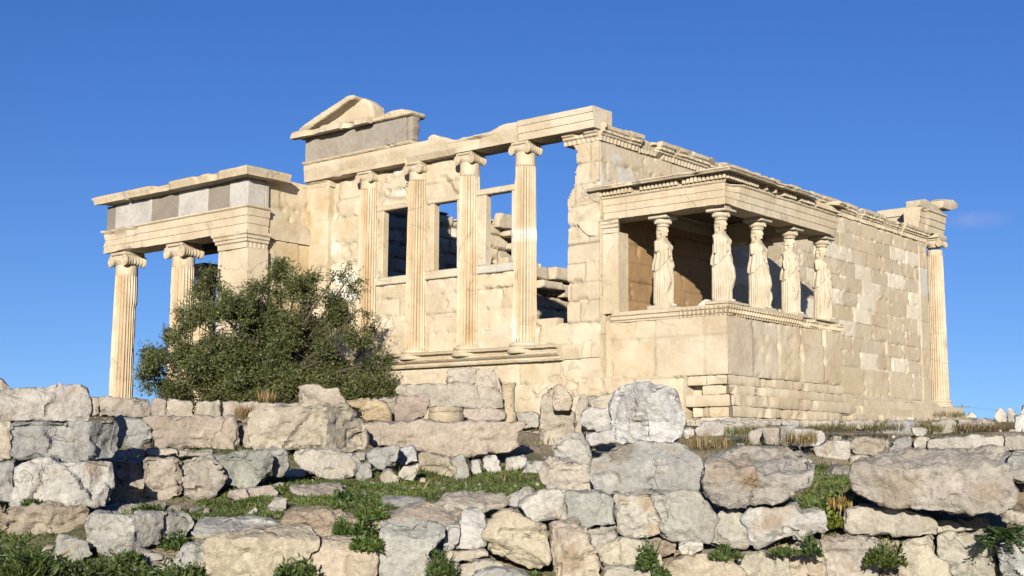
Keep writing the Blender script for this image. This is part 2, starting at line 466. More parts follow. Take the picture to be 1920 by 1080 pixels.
def build_ground():
    m = bpy.data.materials.new("earth_and_turf"); m.use_nodes = True
    N = m.node_tree.nodes; L = m.node_tree.links; b = N["Principled BSDF"]; b.inputs['Roughness'].default_value = .95
    g = N.new("ShaderNodeNewGeometry")
    t = N.new("ShaderNodeTexNoise"); t.inputs['Scale'].default_value = .9; t.inputs['Detail'].default_value = 8
    L.new(g.outputs['Position'], t.inputs['Vector'])
    r = N.new("ShaderNodeValToRGB"); e = r.color_ramp.elements
    e[0].position = .42; e[0].color = (.235, .19, .125, 1); e[1].position = .64; e[1].color = (.042, .055, .018, 1)
    e2 = e.new(.5); e2.color = (.14, .12, .065, 1)
    L.new(t.outputs[0], r.inputs[0])
    t2 = N.new("ShaderNodeTexNoise"); t2.inputs['Scale'].default_value = 30; t2.inputs['Detail'].default_value = 6
    L.new(g.outputs['Position'], t2.inputs['Vector'])
    mr = N.new("ShaderNodeMapRange"); mr.inputs[1].default_value = .3; mr.inputs[2].default_value = .7; mr.inputs[3].default_value = .6; mr.inputs[4].default_value = 1.3
    L.new(t2.outputs[0], mr.inputs[0])
    x = N.new("ShaderNodeMix"); x.data_type = 'RGBA'; x.blend_type = 'MULTIPLY'; x.inputs[0].default_value = 1
    L.new(r.outputs[0], x.inputs[6]); L.new(mr.outputs[0], x.inputs[7]); L.new(x.outputs[2], b.inputs['Base Color'])
    bp = N.new("ShaderNodeBump"); bp.inputs['Strength'].default_value = .8; bp.inputs['Distance'].default_value = .05
    L.new(t2.outputs[0], bp.inputs['Height']); L.new(bp.outputs[0], b.inputs['Normal'])
    def axis(a, lo, hi, st):
        c = np.arange(lo, hi, st); out = []
        d, s = hi, st
        while d < 9000:
            out.append(d); s *= 1.35; d += s
        d, s, o2 = lo, st, []
        while d > -9000:
            s *= 1.35; d -= s; o2.append(d)
        return np.concatenate([o2[::-1], c, out])
    xs = axis(0, -26, 28, .28); ys = axis(0, -32, 34, .28)
    X, Y = np.meshgrid(xs, ys, indexing='ij')
    Z = np.concatenate([ground_z(X[i:i + 20], Y[i:i + 20]) for i in range(0, len(xs), 20)])
    n, k = X.shape
    i, j = np.meshgrid(np.arange(n - 1), np.arange(k - 1), indexing='ij')
    F = np.stack([i * k + j, (i + 1) * k + j, (i + 1) * k + j + 1, i * k + j + 1], -1).reshape(-1, 4)
    o = mk("ground", np.stack([X, Y, Z], -1).reshape(-1, 3), F, m, sharp=None)
    o["kind"] = "structure"
build_ground()

# ------------------------------------------------------------------ masonry tools
class Bond:
    """courses of blocks on a wall face"""
    def __init__(s, zb, u0, u1, L, jit=.15, seed=0):
        rng = np.random.default_rng(seed)
        s.zb = np.array(zb, float); s.js = []; s.seed = seed
        for i in range(len(zb) - 1):
            Li = L[i] if isinstance(L, (list, tuple)) else L
            u = u0 - Li * (0.25 + .5 * (i % 2)) + rng.uniform(-.15, .15) * Li
            j = [u]
            while u < u1 + Li:
                u += Li * (1 + rng.uniform(-jit, jit)); j.append(u)
            s.js.append(np.array(j))
    def ev(s, u, z):
        u, z = np.broadcast_arrays(u, z)
        ci = np.clip(np.searchsorted(s.zb, z) - 1, 0, len(s.zb) - 2)
        bi = np.zeros(u.shape, int); dl = np.zeros(u.shape); dr = np.zeros(u.shape)
        for c in range(len(s.js)):
            m = ci == c
            if not m.any(): continue
            j = s.js[c]
            k = np.clip(np.searchsorted(j, u[m]) - 1, 0, len(j) - 2)
            bi[m] = k; dl[m] = u[m] - j[k]; dr[m] = j[k + 1] - u[m]
        db = z - s.zb[ci]; dt = s.zb[ci + 1] - z
        return ci * 97 + bi + s.seed * 1009, dl, dr, db, dt

def relief_fn(B, proud=.008, groove=.03, chp=.05, rough=.01, seed=0, gw=.03):
    def f(u, z):
        bid, dl, dr, db, dt = B.ev(u, z)
        r = (hr(bid, 1) - .5) * 2 * proud
        r = r + (fbm(p3(u * 1.7, z * 2.6, seed), 4, seed) - .5) * 2 * rough
        dv = np.minimum(dl, dr); dh = np.minimum(db, dt)
        k = .25 + .75 * hr(bid + np.where(dl < dr, 0, 1), 5)
        kh = .25 + .75 * hr(bid, 6)
        r = r - groove * np.maximum(k * np.exp(-(dv / gw) ** 2), kh * np.exp(-(dh / gw) ** 2))
        d = np.minimum(dv, dh)
        c = sst(.56, .74, fbm(p3(u * 4.2, z * 4.2, seed + 5), 3, seed + 5))
        r = r - chp * c * np.exp(-(d / .08) ** 2)
        sp = sst(.66, .78, fbm(p3(u * 1.2, z * 1.9, seed + 9), 4, seed + 9))
        return r - sp * chp * .5
    return f

def frame(O, U, N):
    O = np.array(O, float); U = np.array(U, float); N = np.array(N, float)
    return lambda u, z, n: O + u[..., None] * U + z[..., None] * np.array([0, 0, 1.]) + np.asarray(n)[..., None] * N

FW = frame((0, 0, 0), (1, 0, 0), (0, -1, 0))      # west-facing faces: u = X, n outwards = -Y
FS = frame((0, 0, 0), (0, 1, 0), (1, 0, 0))       # south-facing faces: u = Y, n outwards = +X

def grid(lo, hi, st, extra=()):
    n = max(2, int(round((hi - lo) / st)) + 1)
    a = np.linspace(lo, hi, n)
    for e in extra:
        if lo <= e <= hi:
            a[np.argmin(abs(a - e))] = e
    a[0], a[-1] = lo, hi
    return np.unique(a)

def panel(mb, us, zs, fr, n0, thick, relief=None, mask=None, tint=None):
    """slab with a relief front; mask(u,z) says where stone stands (ragged edges, windows)"""
    U, Z = np.meshgrid(us, zs, indexing='ij')
    R = relief(U, Z) if relief else np.zeros_like(U)
    C = tint(U, Z) if tint else np.ones(U.shape + (3,))
    Vf = fr(U, Z, n0 + R).reshape(-1, 3)
    Vb = fr(U, Z, np.full_like(U, n0 - thick)).reshape(-1, 3)
    nu, nz = U.shape
    uc = (us[1:] + us[:-1]) / 2; zc = (zs[1:] + zs[:-1]) / 2
    UC, ZC = np.meshgrid(uc, zc, indexing='ij')
    mk_ = mask(UC, ZC) if mask else np.ones(UC.shape, bool)
    i, j = np.nonzero(mk_)
    a, b, c, d = i * nz + j, (i + 1) * nz + j, (i + 1) * nz + j + 1, i * nz + j + 1
    Ff = np.stack([a, b, c, d], -1)
    Fb = np.stack([a, d, c, b], -1)
    pad = np.pad(mk_, 1)
    S = []
    for di, dj, e in ((0, -1, (a, b)), (1, 0, (b, c)), (0, 1, (c, d)), (-1, 0, (d, a))):
        out = ~pad[i + 1 + di, j + 1 + dj]
        S.append(np.stack([e[0][out], e[1][out]], -1))
    S = np.concatenate(S)
    Cf = C.reshape(-1, 3)
    def comp(V, F, Cc):
        us_, inv = np.unique(F, return_inverse=True)
        mb.add(V[us_], inv.reshape(F.shape), Cc[us_])
    comp(Vf, Ff, Cf)
    comp(Vb, Fb, Cf)
    Vs = np.concatenate([Vf[S[:, 0]], Vb[S[:, 0]], Vb[S[:, 1]], Vf[S[:, 1]]])
    k = len(S)
    mb.add(Vs, np.stack([np.arange(k), np.arange(k) + k, np.arange(k) + 2 * k, np.arange(k) + 3 * k], -1), np.concatenate([Cf[S[:, 0]], Cf[S[:, 0]], Cf[S[:, 1]], Cf[S[:, 1]]]))

def extrude(mb, prof, u0, u1, fr, st=.05, er=.25, lo=.55, hi=.75, fq=1.1, seed=0, jit=.008, top=None, tint=None, bars=None, ust=None, mit=(0, 0)):
    """moulding: profile of (n, z) points run along u, worn by noise"""
    prof = np.array(prof, float)
    P = []
    for a, b in zip(prof, np.roll(prof, -1, 0)):
        k = max(1, int(np.linalg.norm(b - a) / (st * 1.6)))
        P += [a + (b - a) * t / k for t in range(k)]
    P = np.array(P); cen = (P.max(0) + P.min(0)) / 2
    us = np.linspace(u0, u1, max(3, int((u1 - u0) / (ust or st)) + 1))
    U, I = np.meshgrid(us, np.arange(len(P)), indexing='ij')
    n = P[I, 0]; z = P[I, 1]
    w = er * sst(lo, hi, fbm(p3(U * fq, n * 1.3 + seed, z * 1.3), 4, seed))
    back = sst(cen[0], P[:, 0].max(), n)
    w = w * (.15 + .85 * back)
    n2 = n + (cen[0] - n) * w; z2 = z + (cen[1] - z) * w * .8
    q = fbm(p3(U * 5, n * 5, z * 5), 3, seed + 3) - .5
    n2 = n2 + q * jit * 2; z2 = z2 + (fbm(p3(U * 5, n * 5, z * 5), 3, seed + 4) - .5) * jit * 2
    if top is not None:
        f = sst(cen[1], P[:, 1].max(), z)
        z2 = z2 + top(U) * f
    if bars is not None:
        n2 = n2 + bars(U, n, z)
    tt = (U - u0) / (u1 - u0)
    V = fr(U + mit[1] * n2 * tt - mit[0] * n2 * (1 - tt), z2, n2)
    m, k = U.shape
    i, j = np.meshgrid(np.arange(m - 1), np.arange(k), indexing='ij'); jj = (j + 1) % k
    F = [np.stack([i * k + j, (i + 1) * k + j, (i + 1) * k + jj, i * k + jj], -1).reshape(-1, 4), list(range(k)), list(range((m - 1) * k, m * k))[::-1]]
    C = tint(U, z) if tint else np.ones(U.shape + (3,))
    mb.add(V.reshape(-1, 3), F, C.reshape(-1, 3))

def lump(mb, poly, n0, n1, fr, vs=.045, it=2, chips=6, amt=.06, rough=.02, seed=0, col=(1, 1, 1)):
    """worn solid: polygon in (u, z) between n0 and n1"""
    poly = np.array(poly, float); k = len(poly)
    V = np.concatenate([fr(poly[:, 0], poly[:, 1], np.full(k, n0)), fr(poly[:, 0], poly[:, 1], np.full(k, n1))])
    F = [list(range(k)), list(range(k, 2 * k))[::-1]] + [[i, i + k, (i + 1) % k + k, (i + 1) % k] for i in range(k)]
    P, Q = voxel(V, F, vs)
    P = smooth(P, Q, it)
    if chips: P = chip(P, np.random.default_rng(seed), chips, amt)
    N = vnormals(P, Q)
    P = P + N * ((fbm(P * 3.1 + seed, 4, seed) - .5) * 2 * rough)[:, None]
    mb.add(P, Q, col)

OLD = np.array([1, 1, 1.])
NEW = np.array([1.0, 1.13, 1.38])

def tint_fn(B, pnew=0., var=.08, rnd=.0, seed=0, new=NEW, base=OLD, jn=.45):
    def f(u, z):
        bid, dl, dr, db, dt = B.ev(u, z)
        v = 1 + (hr(bid, 11) - .5) * 2 * var
        warm = (hr(bid, 12) - .5) * .12
        c = np.stack([v * base[0], v * (1 - warm * .3) * base[1], v * (1 - warm) * base[2]], -1)
        isn = (hr(bid, 13) < pnew).astype(float)
        if rnd:
            y = 2 * (db / (db + dt + 1e-9)) - 1
            for d, k in ((dl, 21), (dr, 22)):
                L = .15 + .3 * hr(bid, k + 5)
                e = np.clip(1 - d / L, 0, 1)
                isn = np.maximum(isn, ((hr(bid, k) < rnd) & (e ** 2 + (np.abs(y) * .97) ** 4 > 1.0)).astype(float))
        jd = np.maximum(np.exp(-(np.minimum(dl, dr) / .022) ** 2) * (.2 + .8 * hr(bid + np.where(dl < dr, 0, 1), 5)), np.exp(-(np.minimum(db, dt) / .022) ** 2) * (.2 + .8 * hr(bid, 6)))
        c = c * (1 - jn * jd[..., None])
        return c * (1 - isn[..., None]) + isn[..., None] * new * (1 + (hr(bid, 14) - .5) * .1)[..., None]
    return f

def shaft(mb, c, R0, R1, z0, z1, nf=24, depth=.1, seed=0, tint=None, wear=.02, wedge=None, plain=0.0, hz=.15):
    sg = 7; n = nf * sg
    th = np.arange(n) * 2 * np.pi / n
    zs = np.linspace(z0, z1, int((z1 - z0) / hz) + 1)
    zs = np.unique(np.concatenate([zs, [z1 - plain - .04, z1 - plain + .0]])) if plain else zs
    T, Z = np.meshgrid(th, zs, indexing='xy')
    s = (Z - z0) / (z1 - z0)
    R = R0 + (R1 - R0) * (s + .10 * np.sin(np.pi * s) * -1)
    x = ((np.arange(n) % sg) / sg - .5) * 2.0
    fl = np.sqrt(np.clip(1 - (x / .86) ** 2, 0, 1))
    fz = sst(z0 + .01, z0 + .1, Z) * (1 - sst(z1 - plain - .05, z1 - plain, Z) if plain else 1)
    a = fbm(p3(np.cos(T) * R0 * 4 + seed, np.sin(T) * R0 * 4, Z * 2.2), 4, seed)
    worn = sst(.56, .72, a)
    r = R * (1 - depth * fl * fz * (1 - .75 * worn)) - wear * worn - .008 * (fbm(p3(np.cos(T) * 3, np.sin(T) * 3, Z * 6), 3, seed + 2) - .5)
    if wedge: r = r + wedge(T, Z)
    V = np.stack([c[0] + r * np.cos(T), c[1] + r * np.sin(T), Z], -1)
    m = len(zs)
    i, j = np.meshgrid(np.arange(m - 1), np.arange(n), indexing='ij'); k = (j + 1) % n
    F = [np.stack([i * n + j, i * n + k, (i + 1) * n + k, (i + 1) * n + j], -1).reshape(-1, 4), list(range(n))[::-1], list(range((m - 1) * n, m * n))]
    C = np.ones((m, n, 3))
    rust = sst(.52, .7, fbm(p3(np.cos(T) * 2 + seed, np.sin(T) * 2, Z * .6), 3, seed + 9))[..., None]
    C = C * (1 - rust * np.array([.03, .09, .18]))
    patina = (fl * fz)[..., :] * sst(.40, .62, fbm(p3(np.cos(T) * 1.3 + seed * 2, np.sin(T) * 1.3, Z * .35), 3, seed + 11))
    C = C * (1 - patina[..., None] * np.array([.15, .25, .34]))
    if tint: C = tint(T, Z, C)
    mb.add(V.reshape(-1, 3), F, C.reshape(-1, 3))

def ionic_capital(mb, c, k, zt, seed=0, col=(1, 1, 1), broken=0, kz=1.0):
    """c axis point, k scale (1 = 0.3 m radius shaft), zt top of abacus"""
    x, y = c; main = mb; mb = MB()
    mb.lathe([(.27 * k, zt - .36 * k), (.31 * k, zt - .34 * k), (.285 * k, zt - .31 * k), (.36 * k, zt - .24 * k), (.38 * k, zt - .19 * k), (.34 * k, zt - .12 * k)], (x, y, 0), 32, 2, col)
    hw, hd = .40 * k, .36 * k
    mb.box((x - hw, y - hd + .03 * k, zt - .20 * k), (x + hw, y + hd - .03 * k, zt - .075 * k), .03 * k, col)
    mb.box((x - .39 * k, y - .37 * k, zt - .075 * k + .002), (x + .39 * k, y + .37 * k, zt), .022 * k, col)
    for sx in (-1, 1):
        if broken and sx == broken: continue
        cx, cz = x + sx * .36 * k, zt - .215 * k
        t = np.linspace(-1, 1, 41)
        r = (.085 + .065 * np.abs(t) ** 2.0 + .008 * np.cos(t * 22)) * k
        prof = [(0.01 * k, -hd)] + [(a, b * hd) for a, b in zip(r, t)] + [(0.01 * k, hd)]
        mb.lathe(prof, (cx, y, cz), 24, 1, col)
        for sy in (-1, 1):
            a = np.linspace(0, 2.3 * 2 * np.pi, 60)
            rr = (.142 - .115 * a / a[-1]) * k
            pts = np.stack([cx - sx * rr * np.sin(a) * 1.0, np.full(60, y + sy * (hd + .004)), cz + rr * np.cos(a)], -1)
            mb.tube(pts, .017 * k, 6, col)
            mb.lathe([(.001, -.012), (.032 * k, -.012), (.032 * k, .02), (.001, .02)], (cx, y + sy * hd, cz), 12, 1, col)
    V, F, C = mb.out()
    V[:, 2] = zt + (V[:, 2] - zt) * kz
    V = V + ((fbm(V * 7 + seed * 5, 3, 200 + seed) - .5) * .03 * k)[:, None] * np.array([1, 1, .6])
    main.add(V, F, C)

def attic_base(mb, c, R, z0, z1, col=(1, 1, 1)):
    h = z1 - z0
    P = [(.9 * R, 0), (1.34 * R, 0), (1.40 * R, .1), (1.42 * R, .18), (1.36 * R, .30), (1.24 * R, .34), (1.16 * R, .45), (1.14 * R, .55), (1.18 * R, .62), (1.24 * R, .68), (1.26 * R, .78), (1.22 * R, .88), (1.08 * R, .93), (1.03 * R, 1.0), (.9 * R, 1.02)]
    mb.lathe([(r, z0 + t * h) for r, t in P], (c[0], c[1], 0), 40, 2, col)

# ------------------------------------------------------------------ the main temple
temple = thing("temple", (-5.5, 10, 0.2), "roofless cream marble temple hall with four half columns, windows and a broken gable", "temple")
def part(mb, name, mat='marble', parent=None, **k):
    return mb.build(name, M[mat] if isinstance(mat, str) else mat, parent or temple, None, k.get('sharp', 38))

def sub(mb, name, mat, parent):
    o = mb.build(name, M[mat], None)
    root = parent
    o.parent = parent
    inv = Vector((0, 0, 0))
    p = parent
    while p is not None:
        inv += Vector(p.location); p = p.parent
    o.location = -inv
    return o

CX = [-2.43, -4.40, -6.37, -8.34]
# west podium
B = Bond([-.6, -.1, .42, .9, 1.25, 1.84], -11, 3, 1.5, .3, 3)
mb = MB()
panel(mb, grid(-10.9, 2.38, .04), grid(-.5, 1.84, .04, [.42, .9, 1.25]), FW, .02, .5, relief_fn(B, .012, .018, .06, .022, 3),
      mask=lambda u, z: ~((z > 1.30) & (u > .06)) & ~((z > 1.6 + .3 * (fbm(p3(u * 3, 0, 0), 2, 4) - .5)) & (u > -.45) & (u < -.02)),
      tint=tint_fn(B, .0, .05, jn=.16))
part(mb, "podium_wall")
# podium moulding
mb = MB()
extrude(mb, [(-.2, 1.82), (.16, 1.82), (.20, 1.87), (.20, 1.92), (.30, 1.955), (.34, 2.0), (.34, 2.045), (.25, 2.07), (.25, 2.10), (.40, 2.14), (.42, 2.19), (.36, 2.225), (-.2, 2.235)],
        -10.95, -1.15, FW, .045, .5, .60, .8, .8, 5)
extrude(mb, [(-.2, 1.84), (.05, 1.84), (.10, 1.98), (.14, 2.1), (.04, 2.22), (-.2, 2.235)], -1.14, -.55, FW, .04, .6, .45, .7, 2, 6)
part(mb, "podium_moulding")
# west wall with windows
WIN = [(-7.83, -6.80, 4.49, 6.47), (-5.83, -4.895, 4.51, 6.44), (-3.90, -2.93, 4.50, 6.44)]
B = Bond([2.2, 2.75, 3.3, 3.85, 4.28, 4.5, 5.1, 5.75, 6.45, 7.0, 7.66], -11, 0, 1.97, .12, 11)
def wmask(u, z):
    nz_ = fbm(p3(u * 2.4, z * 2.4, 0), 3, 21) - .5
    top = np.where(u < -4.42, 7.66, np.where(u < -2.45, 4.27, np.where(u < -1.38, 2.93, 2.78)))
    m = z < top
    for k, (a, b, c, d) in enumerate(WIN):
        m &= ~((u > a - (.1 if k == 2 else 0)) & (u < b + (.1 if k == 2 else 0)) & (z > c - .0) & (z < d))
    m &= ~((u > -7.0) & (u < -6.45) & (z > 6.9 + nz_ * .8) & (z < 7.1 + nz_ * .8) & (nz_ > .12))
    return m
def wtint(u, z):
    c = tint_fn(B, .03, .06, jn=.15)(u, z)
    wp = sst(.62, .7, fbm(p3(u * 1.1, z * 1.5, 2), 4, 24))[..., None] * (z > 4.2)[..., None] * (u < -4.4)[..., None]
    return c * (1 - wp) + wp * np.array([1.1, 1.22, 1.4])
mb = MB()
rb = relief_fn(B, .016, .022, .07, .025, 11)
def wrel(u, z):
    r = rb(u, z)
    deep = sst(.5, .68, fbm(p3(u * 1.5, z * 1.5, 7), 4, 31))
    return r - .09 * deep * (z > 4.6) * (u < -4.4)
panel(mb, grid(-10.1, -1.0, .036, [w[0] for w in WIN] + [w[1] for w in WIN] + [-4.42, -2.45, -1.38]), grid(2.2, 7.66, .036, [4.27, 4.49, 6.45, 2.93, 2.78, 3.3, 3.85, 5.1, 5.75, 7.0]), FW, .0, .25, wrel, wmask, wtint)
west_wall = part(mb, "west_wall")
for k, (a, b, c, d) in enumerate(WIN):
    fm = MB()
    pr = .055
    cs = [(1.02, 1.08, 1.12), (1, 1, 1.0), (1.02, 1.06, 1.1)][k]
    fm.box((a - .36, -pr, c - .22), (b + .34 - (.2 if k == 2 else 0), .24, c + .004), .02, NEW if k == 2 else cs, .03, k)
    if k == 2:
        fm.box((a - .37, -.03, c + .006), (a + .06, .22, d + .0), .02, cs, .03, 5)
        fm.box((b + .0, -.03, c + .006), (b + .2, .22, d), .02, NEW * .98, .02, 6)
        fm.box((a - .37, -.035, d + .004), (b + .24, .23, d + .17), .02, cs, .03, 7)
    else:
        fm.box((a - .14, -.02, c + .006), (a + .05, .22, d - .006), .02, (1, .98, .93), .03, 8 + k)
        fm.box((b - .012, -.02, c + .006), (b + .1, .22, d - .006), .02, NEW if k == 1 else (1, 1, 1), .03, 18 + k)
        fm.box((a - .2, -.03, d - .012), (b + .22, .23, d + .14), .02, (1.02, 1.06, 1.1), .03, 28 + k)
    sub(fm, "window_frame", 'marble', west_wall)
# four engaged columns
for k, x in enumerate(CX):
    def ct(T, Z, C, k=k):
        if k == 0:
            b = ((Z > 5.02) & (Z < 5.24)).astype(float)
            b = np.maximum(b, ((Z < 2.9 + .35 * (fbm(p3(T * 1.5, Z, 0), 2, 5) - .5)) & (T > 3.0) & (T < 4.5)).astype(float))
            C = C * (1 - b[..., None]) + b[..., None] * np.array([1.08, 1.2, 1.45])
        return C
    wd = None
    if k == 0: wd = lambda T, Z: .012 * ((Z > 5.02) & (Z < 5.24))
    mb = MB()
    shaft(mb, (x, -.05), .325, .272, 2.33, 7.36, 24, .17, 40 + k, ct, .02, wd, plain=.34 if k < 2 else .22)
    colo = part(mb, "half_column")
    mb = MB(); attic_base(mb, (x, -.05), .325, 2.04, 2.33)
    sub(mb, "column_base", 'marble', colo)
    mb = MB(); ionic_capital(mb, (x, -.05), .74, 7.645, k, broken=0, kz=1.28)
    sub(mb, "capital", 'marble', colo)
# north-west anta
B = Bond([2.2, 2.9, 3.6, 4.3, 5.0, 5.75, 6.4, 7.5], -12, -9, 3, .1, 15)
mb = MB()
def at_tint(u, z):
    h = sst(5.6, 6.3, z) * (1 - sst(7.0, 7.4, z)) * sst(.3, .5, fbm(p3(u * 2, z, 0), 3, 8))
    return np.ones(u.shape + (3,)) * (1 - h[..., None] * np.array([.05, .15, .30]))
panel(mb, grid(-10.86, -10.02, .05), grid(2.2, 7.5, .05), FW, .14, .6, relief_fn(B, .01, .015, .06, .02, 16), tint=at_tint)
extrude(mb, [(-.3, 7.44), (.15, 7.44), (.17, 7.5), (.19, 7.54), (.19, 7.58), (.25, 7.62), (.26, 7.655), (-.3, 7.66)], -10.92, -9.96, FW, .04, .4, .5, .7, 2, 17)
part(mb, "anta")
# architrave
mb = MB()
def atop(u):
    return -.16 * sst(-5.2, -4.6, u) * (1 - sst(-3.6, -2.9, u)) * (0.3 + fbm(p3(u * 1.6, 0, 0), 3, 9)) + .05 * (fbm(p3(u * 1.2, 0, 0), 4, 10) - .5) * (u > -6.3)
PRO = [(-.45, 7.655), (.35, 7.655), (.35, 7.80), (.362, 7.82), (.362, 7.97), (.375, 7.99), (.38, 8.13), (.36, 8.175), (-.45, 8.175)]
extrude(mb, PRO, -10.92, -2.47, FW, .05, .35, .56, .8, .55, 20, top=atop, bars=lambda U, n, z: -.10 * (n > .2) * sst(7.8, 7.66, z) * sst(.5, .62, fbm(p3(U * .9, 0, 0), 3, 19)) * (U > -6.6))
PR2 = [(-.45, 7.65), (.33, 7.65), (.33, 7.84), (.355, 7.85), (.355, 8.04), (.38, 8.05), (.38, 8.19), (.36, 8.20), (-.45, 8.20)]
extrude(mb, PR2, -2.44, .03, FW, .05, .12, .62, .85, .6, 22, jit=.005)
part(mb, "architrave")
# frieze crown and grey frieze
mb = MB()
extrude(mb, [(-.4, 8.178), (.38, 8.178), (.42, 8.21), (.44, 8.26), (.38, 8.285), (-.4, 8.285)], -10.94, -6.36, FW, .045, .6, .58, .72, 1.1, 24)
part(mb, "architrave_crown")
mb = MB()
mb.box((-10.92, -.34, 8.288), (-8.32, .02, 9.02), .015, (1, 1, 1), .02, 1)
mb.box((-8.315, -.335, 8.288), (-6.62, .02, 9.0), .015, (.96, .97, .99), .02, 2)
lump(mb, [(-6.62, 8.29), (-6.36, 8.29), (-6.42, 8.5), (-6.34, 8.7), (-6.42, 8.85), (-6.38, 9.0), (-6.62, 9.0)], -.0, .33, FW, .05, 1, 4, .06, .03, 25, (.95, .92, .86))
part(mb, "frieze", 'grey')
# broken gable
mb = MB()
extrude(mb, [(-.4, 9.03), (.50, 9.03), (.56, 8.96), (.74, 8.97), (.76, 9.13), (.70, 9.18), (-.4, 9.24)], -11.16, -9.0, FW, .05, .25, .52, .72, 1.3, 26)
extrude(mb, [(-.4, 9.03), (.46, 9.03), (.5, 8.97), (.66, 8.98), (.68, 9.12), (.6, 9.16), (-.4, 9.23)], -8.98, -7.85, FW, .05, .35, .46, .7, 1.6, 27)
lump(mb, [(-7.9, 9.015), (-6.42, 9.005), (-6.33, 9.08), (-6.42, 9.16), (-6.75, 9.24), (-7.2, 9.26), (-7.6, 9.15), (-7.9, 9.14)], -.3, .45, FW, .045, 2, 8, .05, .02, 28)
geison = part(mb, "gable_cornice")
mb = MB()
lump(mb, [(-11.08, 9.20), (-10.6, 9.38), (-9.35, 9.76), (-8.74, 9.94), (-8.5, 9.92), (-8.56, 9.82), (-9.25, 9.58), (-10.2, 9.29), (-10.5, 9.20)], -.3, .66, FW, .045, 1, 8, .04, .02, 29)
part(mb, "raking_cornice")
mb = MB()
lump(mb, [(-10.4, 9.23), (-9.3, 9.56), (-8.75, 9.86), (-8.45, 9.88), (-8.2, 9.74), (-8.06, 9.52), (-8.0, 9.22)], -.3, .30, FW, .045, 2, 5, .05, .02, 30)
part(mb, "tympanum")
mb = MB()
lump(mb, [(-5.85, 8.17), (-5.35, 8.17), (-5.4, 8.27), (-5.62, 8.36), (-5.8, 8.3)], -.2, .3, FW, .04, 2, 5, .08, .02, 33)
part(mb, "stone_stub")
# south-west anta
B = Bond([1.8, 2.75, 3.3, 3.78, 4.27, 4.76, 5.25, 5.74, 6.3, 6.85, 7.4], -2, 0.2, 1.1, .2, 41)
def am(u, z):
    e = -1.03 + .05 * (fbm(p3(z * 1.1, 0, 0), 2, 42) - .5) + .28 * sst(5.85, 6.45, z) + .10 * sst(6.8, 7.4, z) - .2 * sst(7.15, 7.4, z)
    e = e + .14 * (fbm(p3(z * 4.5, 1, 0), 3, 43) - .5) * sst(6.2, 6.5, z)
    return (u > e)
mb = MB()
panel(mb, grid(-1.1, -.03, .04), grid(1.86, 7.38, .036, [2.75, 3.3, 3.78, 4.27, 4.76, 5.25, 5.74, 6.3, 6.85]), FW, .04, .75, relief_fn(B, .012, .025, .08, .02, 44), am, tint_fn(B, .0, .06))
extrude(mb, [(-.5, 7.36), (.06, 7.36), (.07, 7.46), (.13, 7.5), (.13, 7.55), (.18, 7.58), (.19, 7.66), (.25, 7.7), (.25, 7.80), (.2, 7.83), (-.5, 7.83)], -1.12, -.03, FW, .04, .5, .56, .75, 1.7, 45,
        bars=lambda U, n, z: .014 * np.sin(U * 44) * (n > 0) * (z < 7.5) )
part(mb, "corner_pier")
# south wall
zb = [1.50, 2.42] + [2.42 + .493 * i for i in range(1, 11)]
B = Bond(zb, 0, 20.4, [1.9] + [1.3] * 10, .06, 51)
rs = relief_fn(B, .006, .02, .045, .008, 52)
def stint(u, z):
    t1 = tint_fn(B, .34, .07, .46, jn=.22, new=np.array([1.22, 1.29, 1.41]), base=np.array([.97, .967, .96]))(u, z)
    t0 = tint_fn(B, .0, .05)(u, z)
    lo = ((z < 2.42) | (u < .05)).astype(float)[..., None]
    wp = sst(.6, .64, fbm(p3(u * .8, z * 1.2, 2), 3, 57))[..., None] * ((u < 4.5) & (z > 6.2))[..., None]
    c = t1 * (1 - lo) + t0 * lo
    near = (u < 5.8)[..., None] * 1.0
    c = c * (1 - near) + near * (t0 * (1 - wp) + wp * NEW)
    inn = ((u > .3) & (u < 5.6) & (z > 2.9) & (z < 5.6))[..., None]  # inner wall: browner stone, tint also deepened for the shade inside the porch
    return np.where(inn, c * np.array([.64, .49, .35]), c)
mb = MB()
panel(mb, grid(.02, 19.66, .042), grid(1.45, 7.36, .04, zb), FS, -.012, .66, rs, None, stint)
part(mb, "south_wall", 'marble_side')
B2 = Bond([1.45, 2.42, 3.4, 4.4, 5.4, 6.4, 7.36], 19, 21, 3, .1, 58)
mb = MB()
panel(mb, grid(19.67, 20.33, .05), grid(1.45, 7.36, .05), FS, .03, .8, relief_fn(B2, .006, .015, .04, .01, 59), None, tint_fn(B2, .1, .06))
part(mb, "south_east_anta", 'marble_side')
# crowning band of the south wall
mb = MB()
EP = [(-.6, 7.37), (.02, 7.37), (.03, 7.50), (.08, 7.53), (.08, 7.57), (.14, 7.60), (.15, 7.66), (.20, 7.70), (.21, 7.79), (.15, 7.82), (-.6, 7.82)]
bars = lambda U, n, z: .016 * np.sin(U * 40) * (n > 0) * (z < 7.52) + .012 * np.sin(U * 66) * (n > .05) * (z > 7.58) * (z < 7.68)
def stop(u): return .05 * (fbm(p3(u * 2.2, 0, 0), 4, 61) - .45) * (u > 2)
u = -.03; k = 0
rngb = np.random.default_rng(5)
while u < 20.35:
    L = min(rngb.uniform(1.1, 1.9), 20.4 - u)
    wr = .5 if (.9 < u < 2.0) else .16
    if rngb.random() < .22: wr = .28
    if u > 12: wr = min(wr, .5)
    extrude(mb, EP, u + .012, u + L - .012, FS, .05, wr, .36 if wr > .8 else .52, .62, 1.5, 70 + k, .012, stop, None, bars, ust=.04)
    u += L; k += 1
part(mb, "wall_crown", 'marble_side')
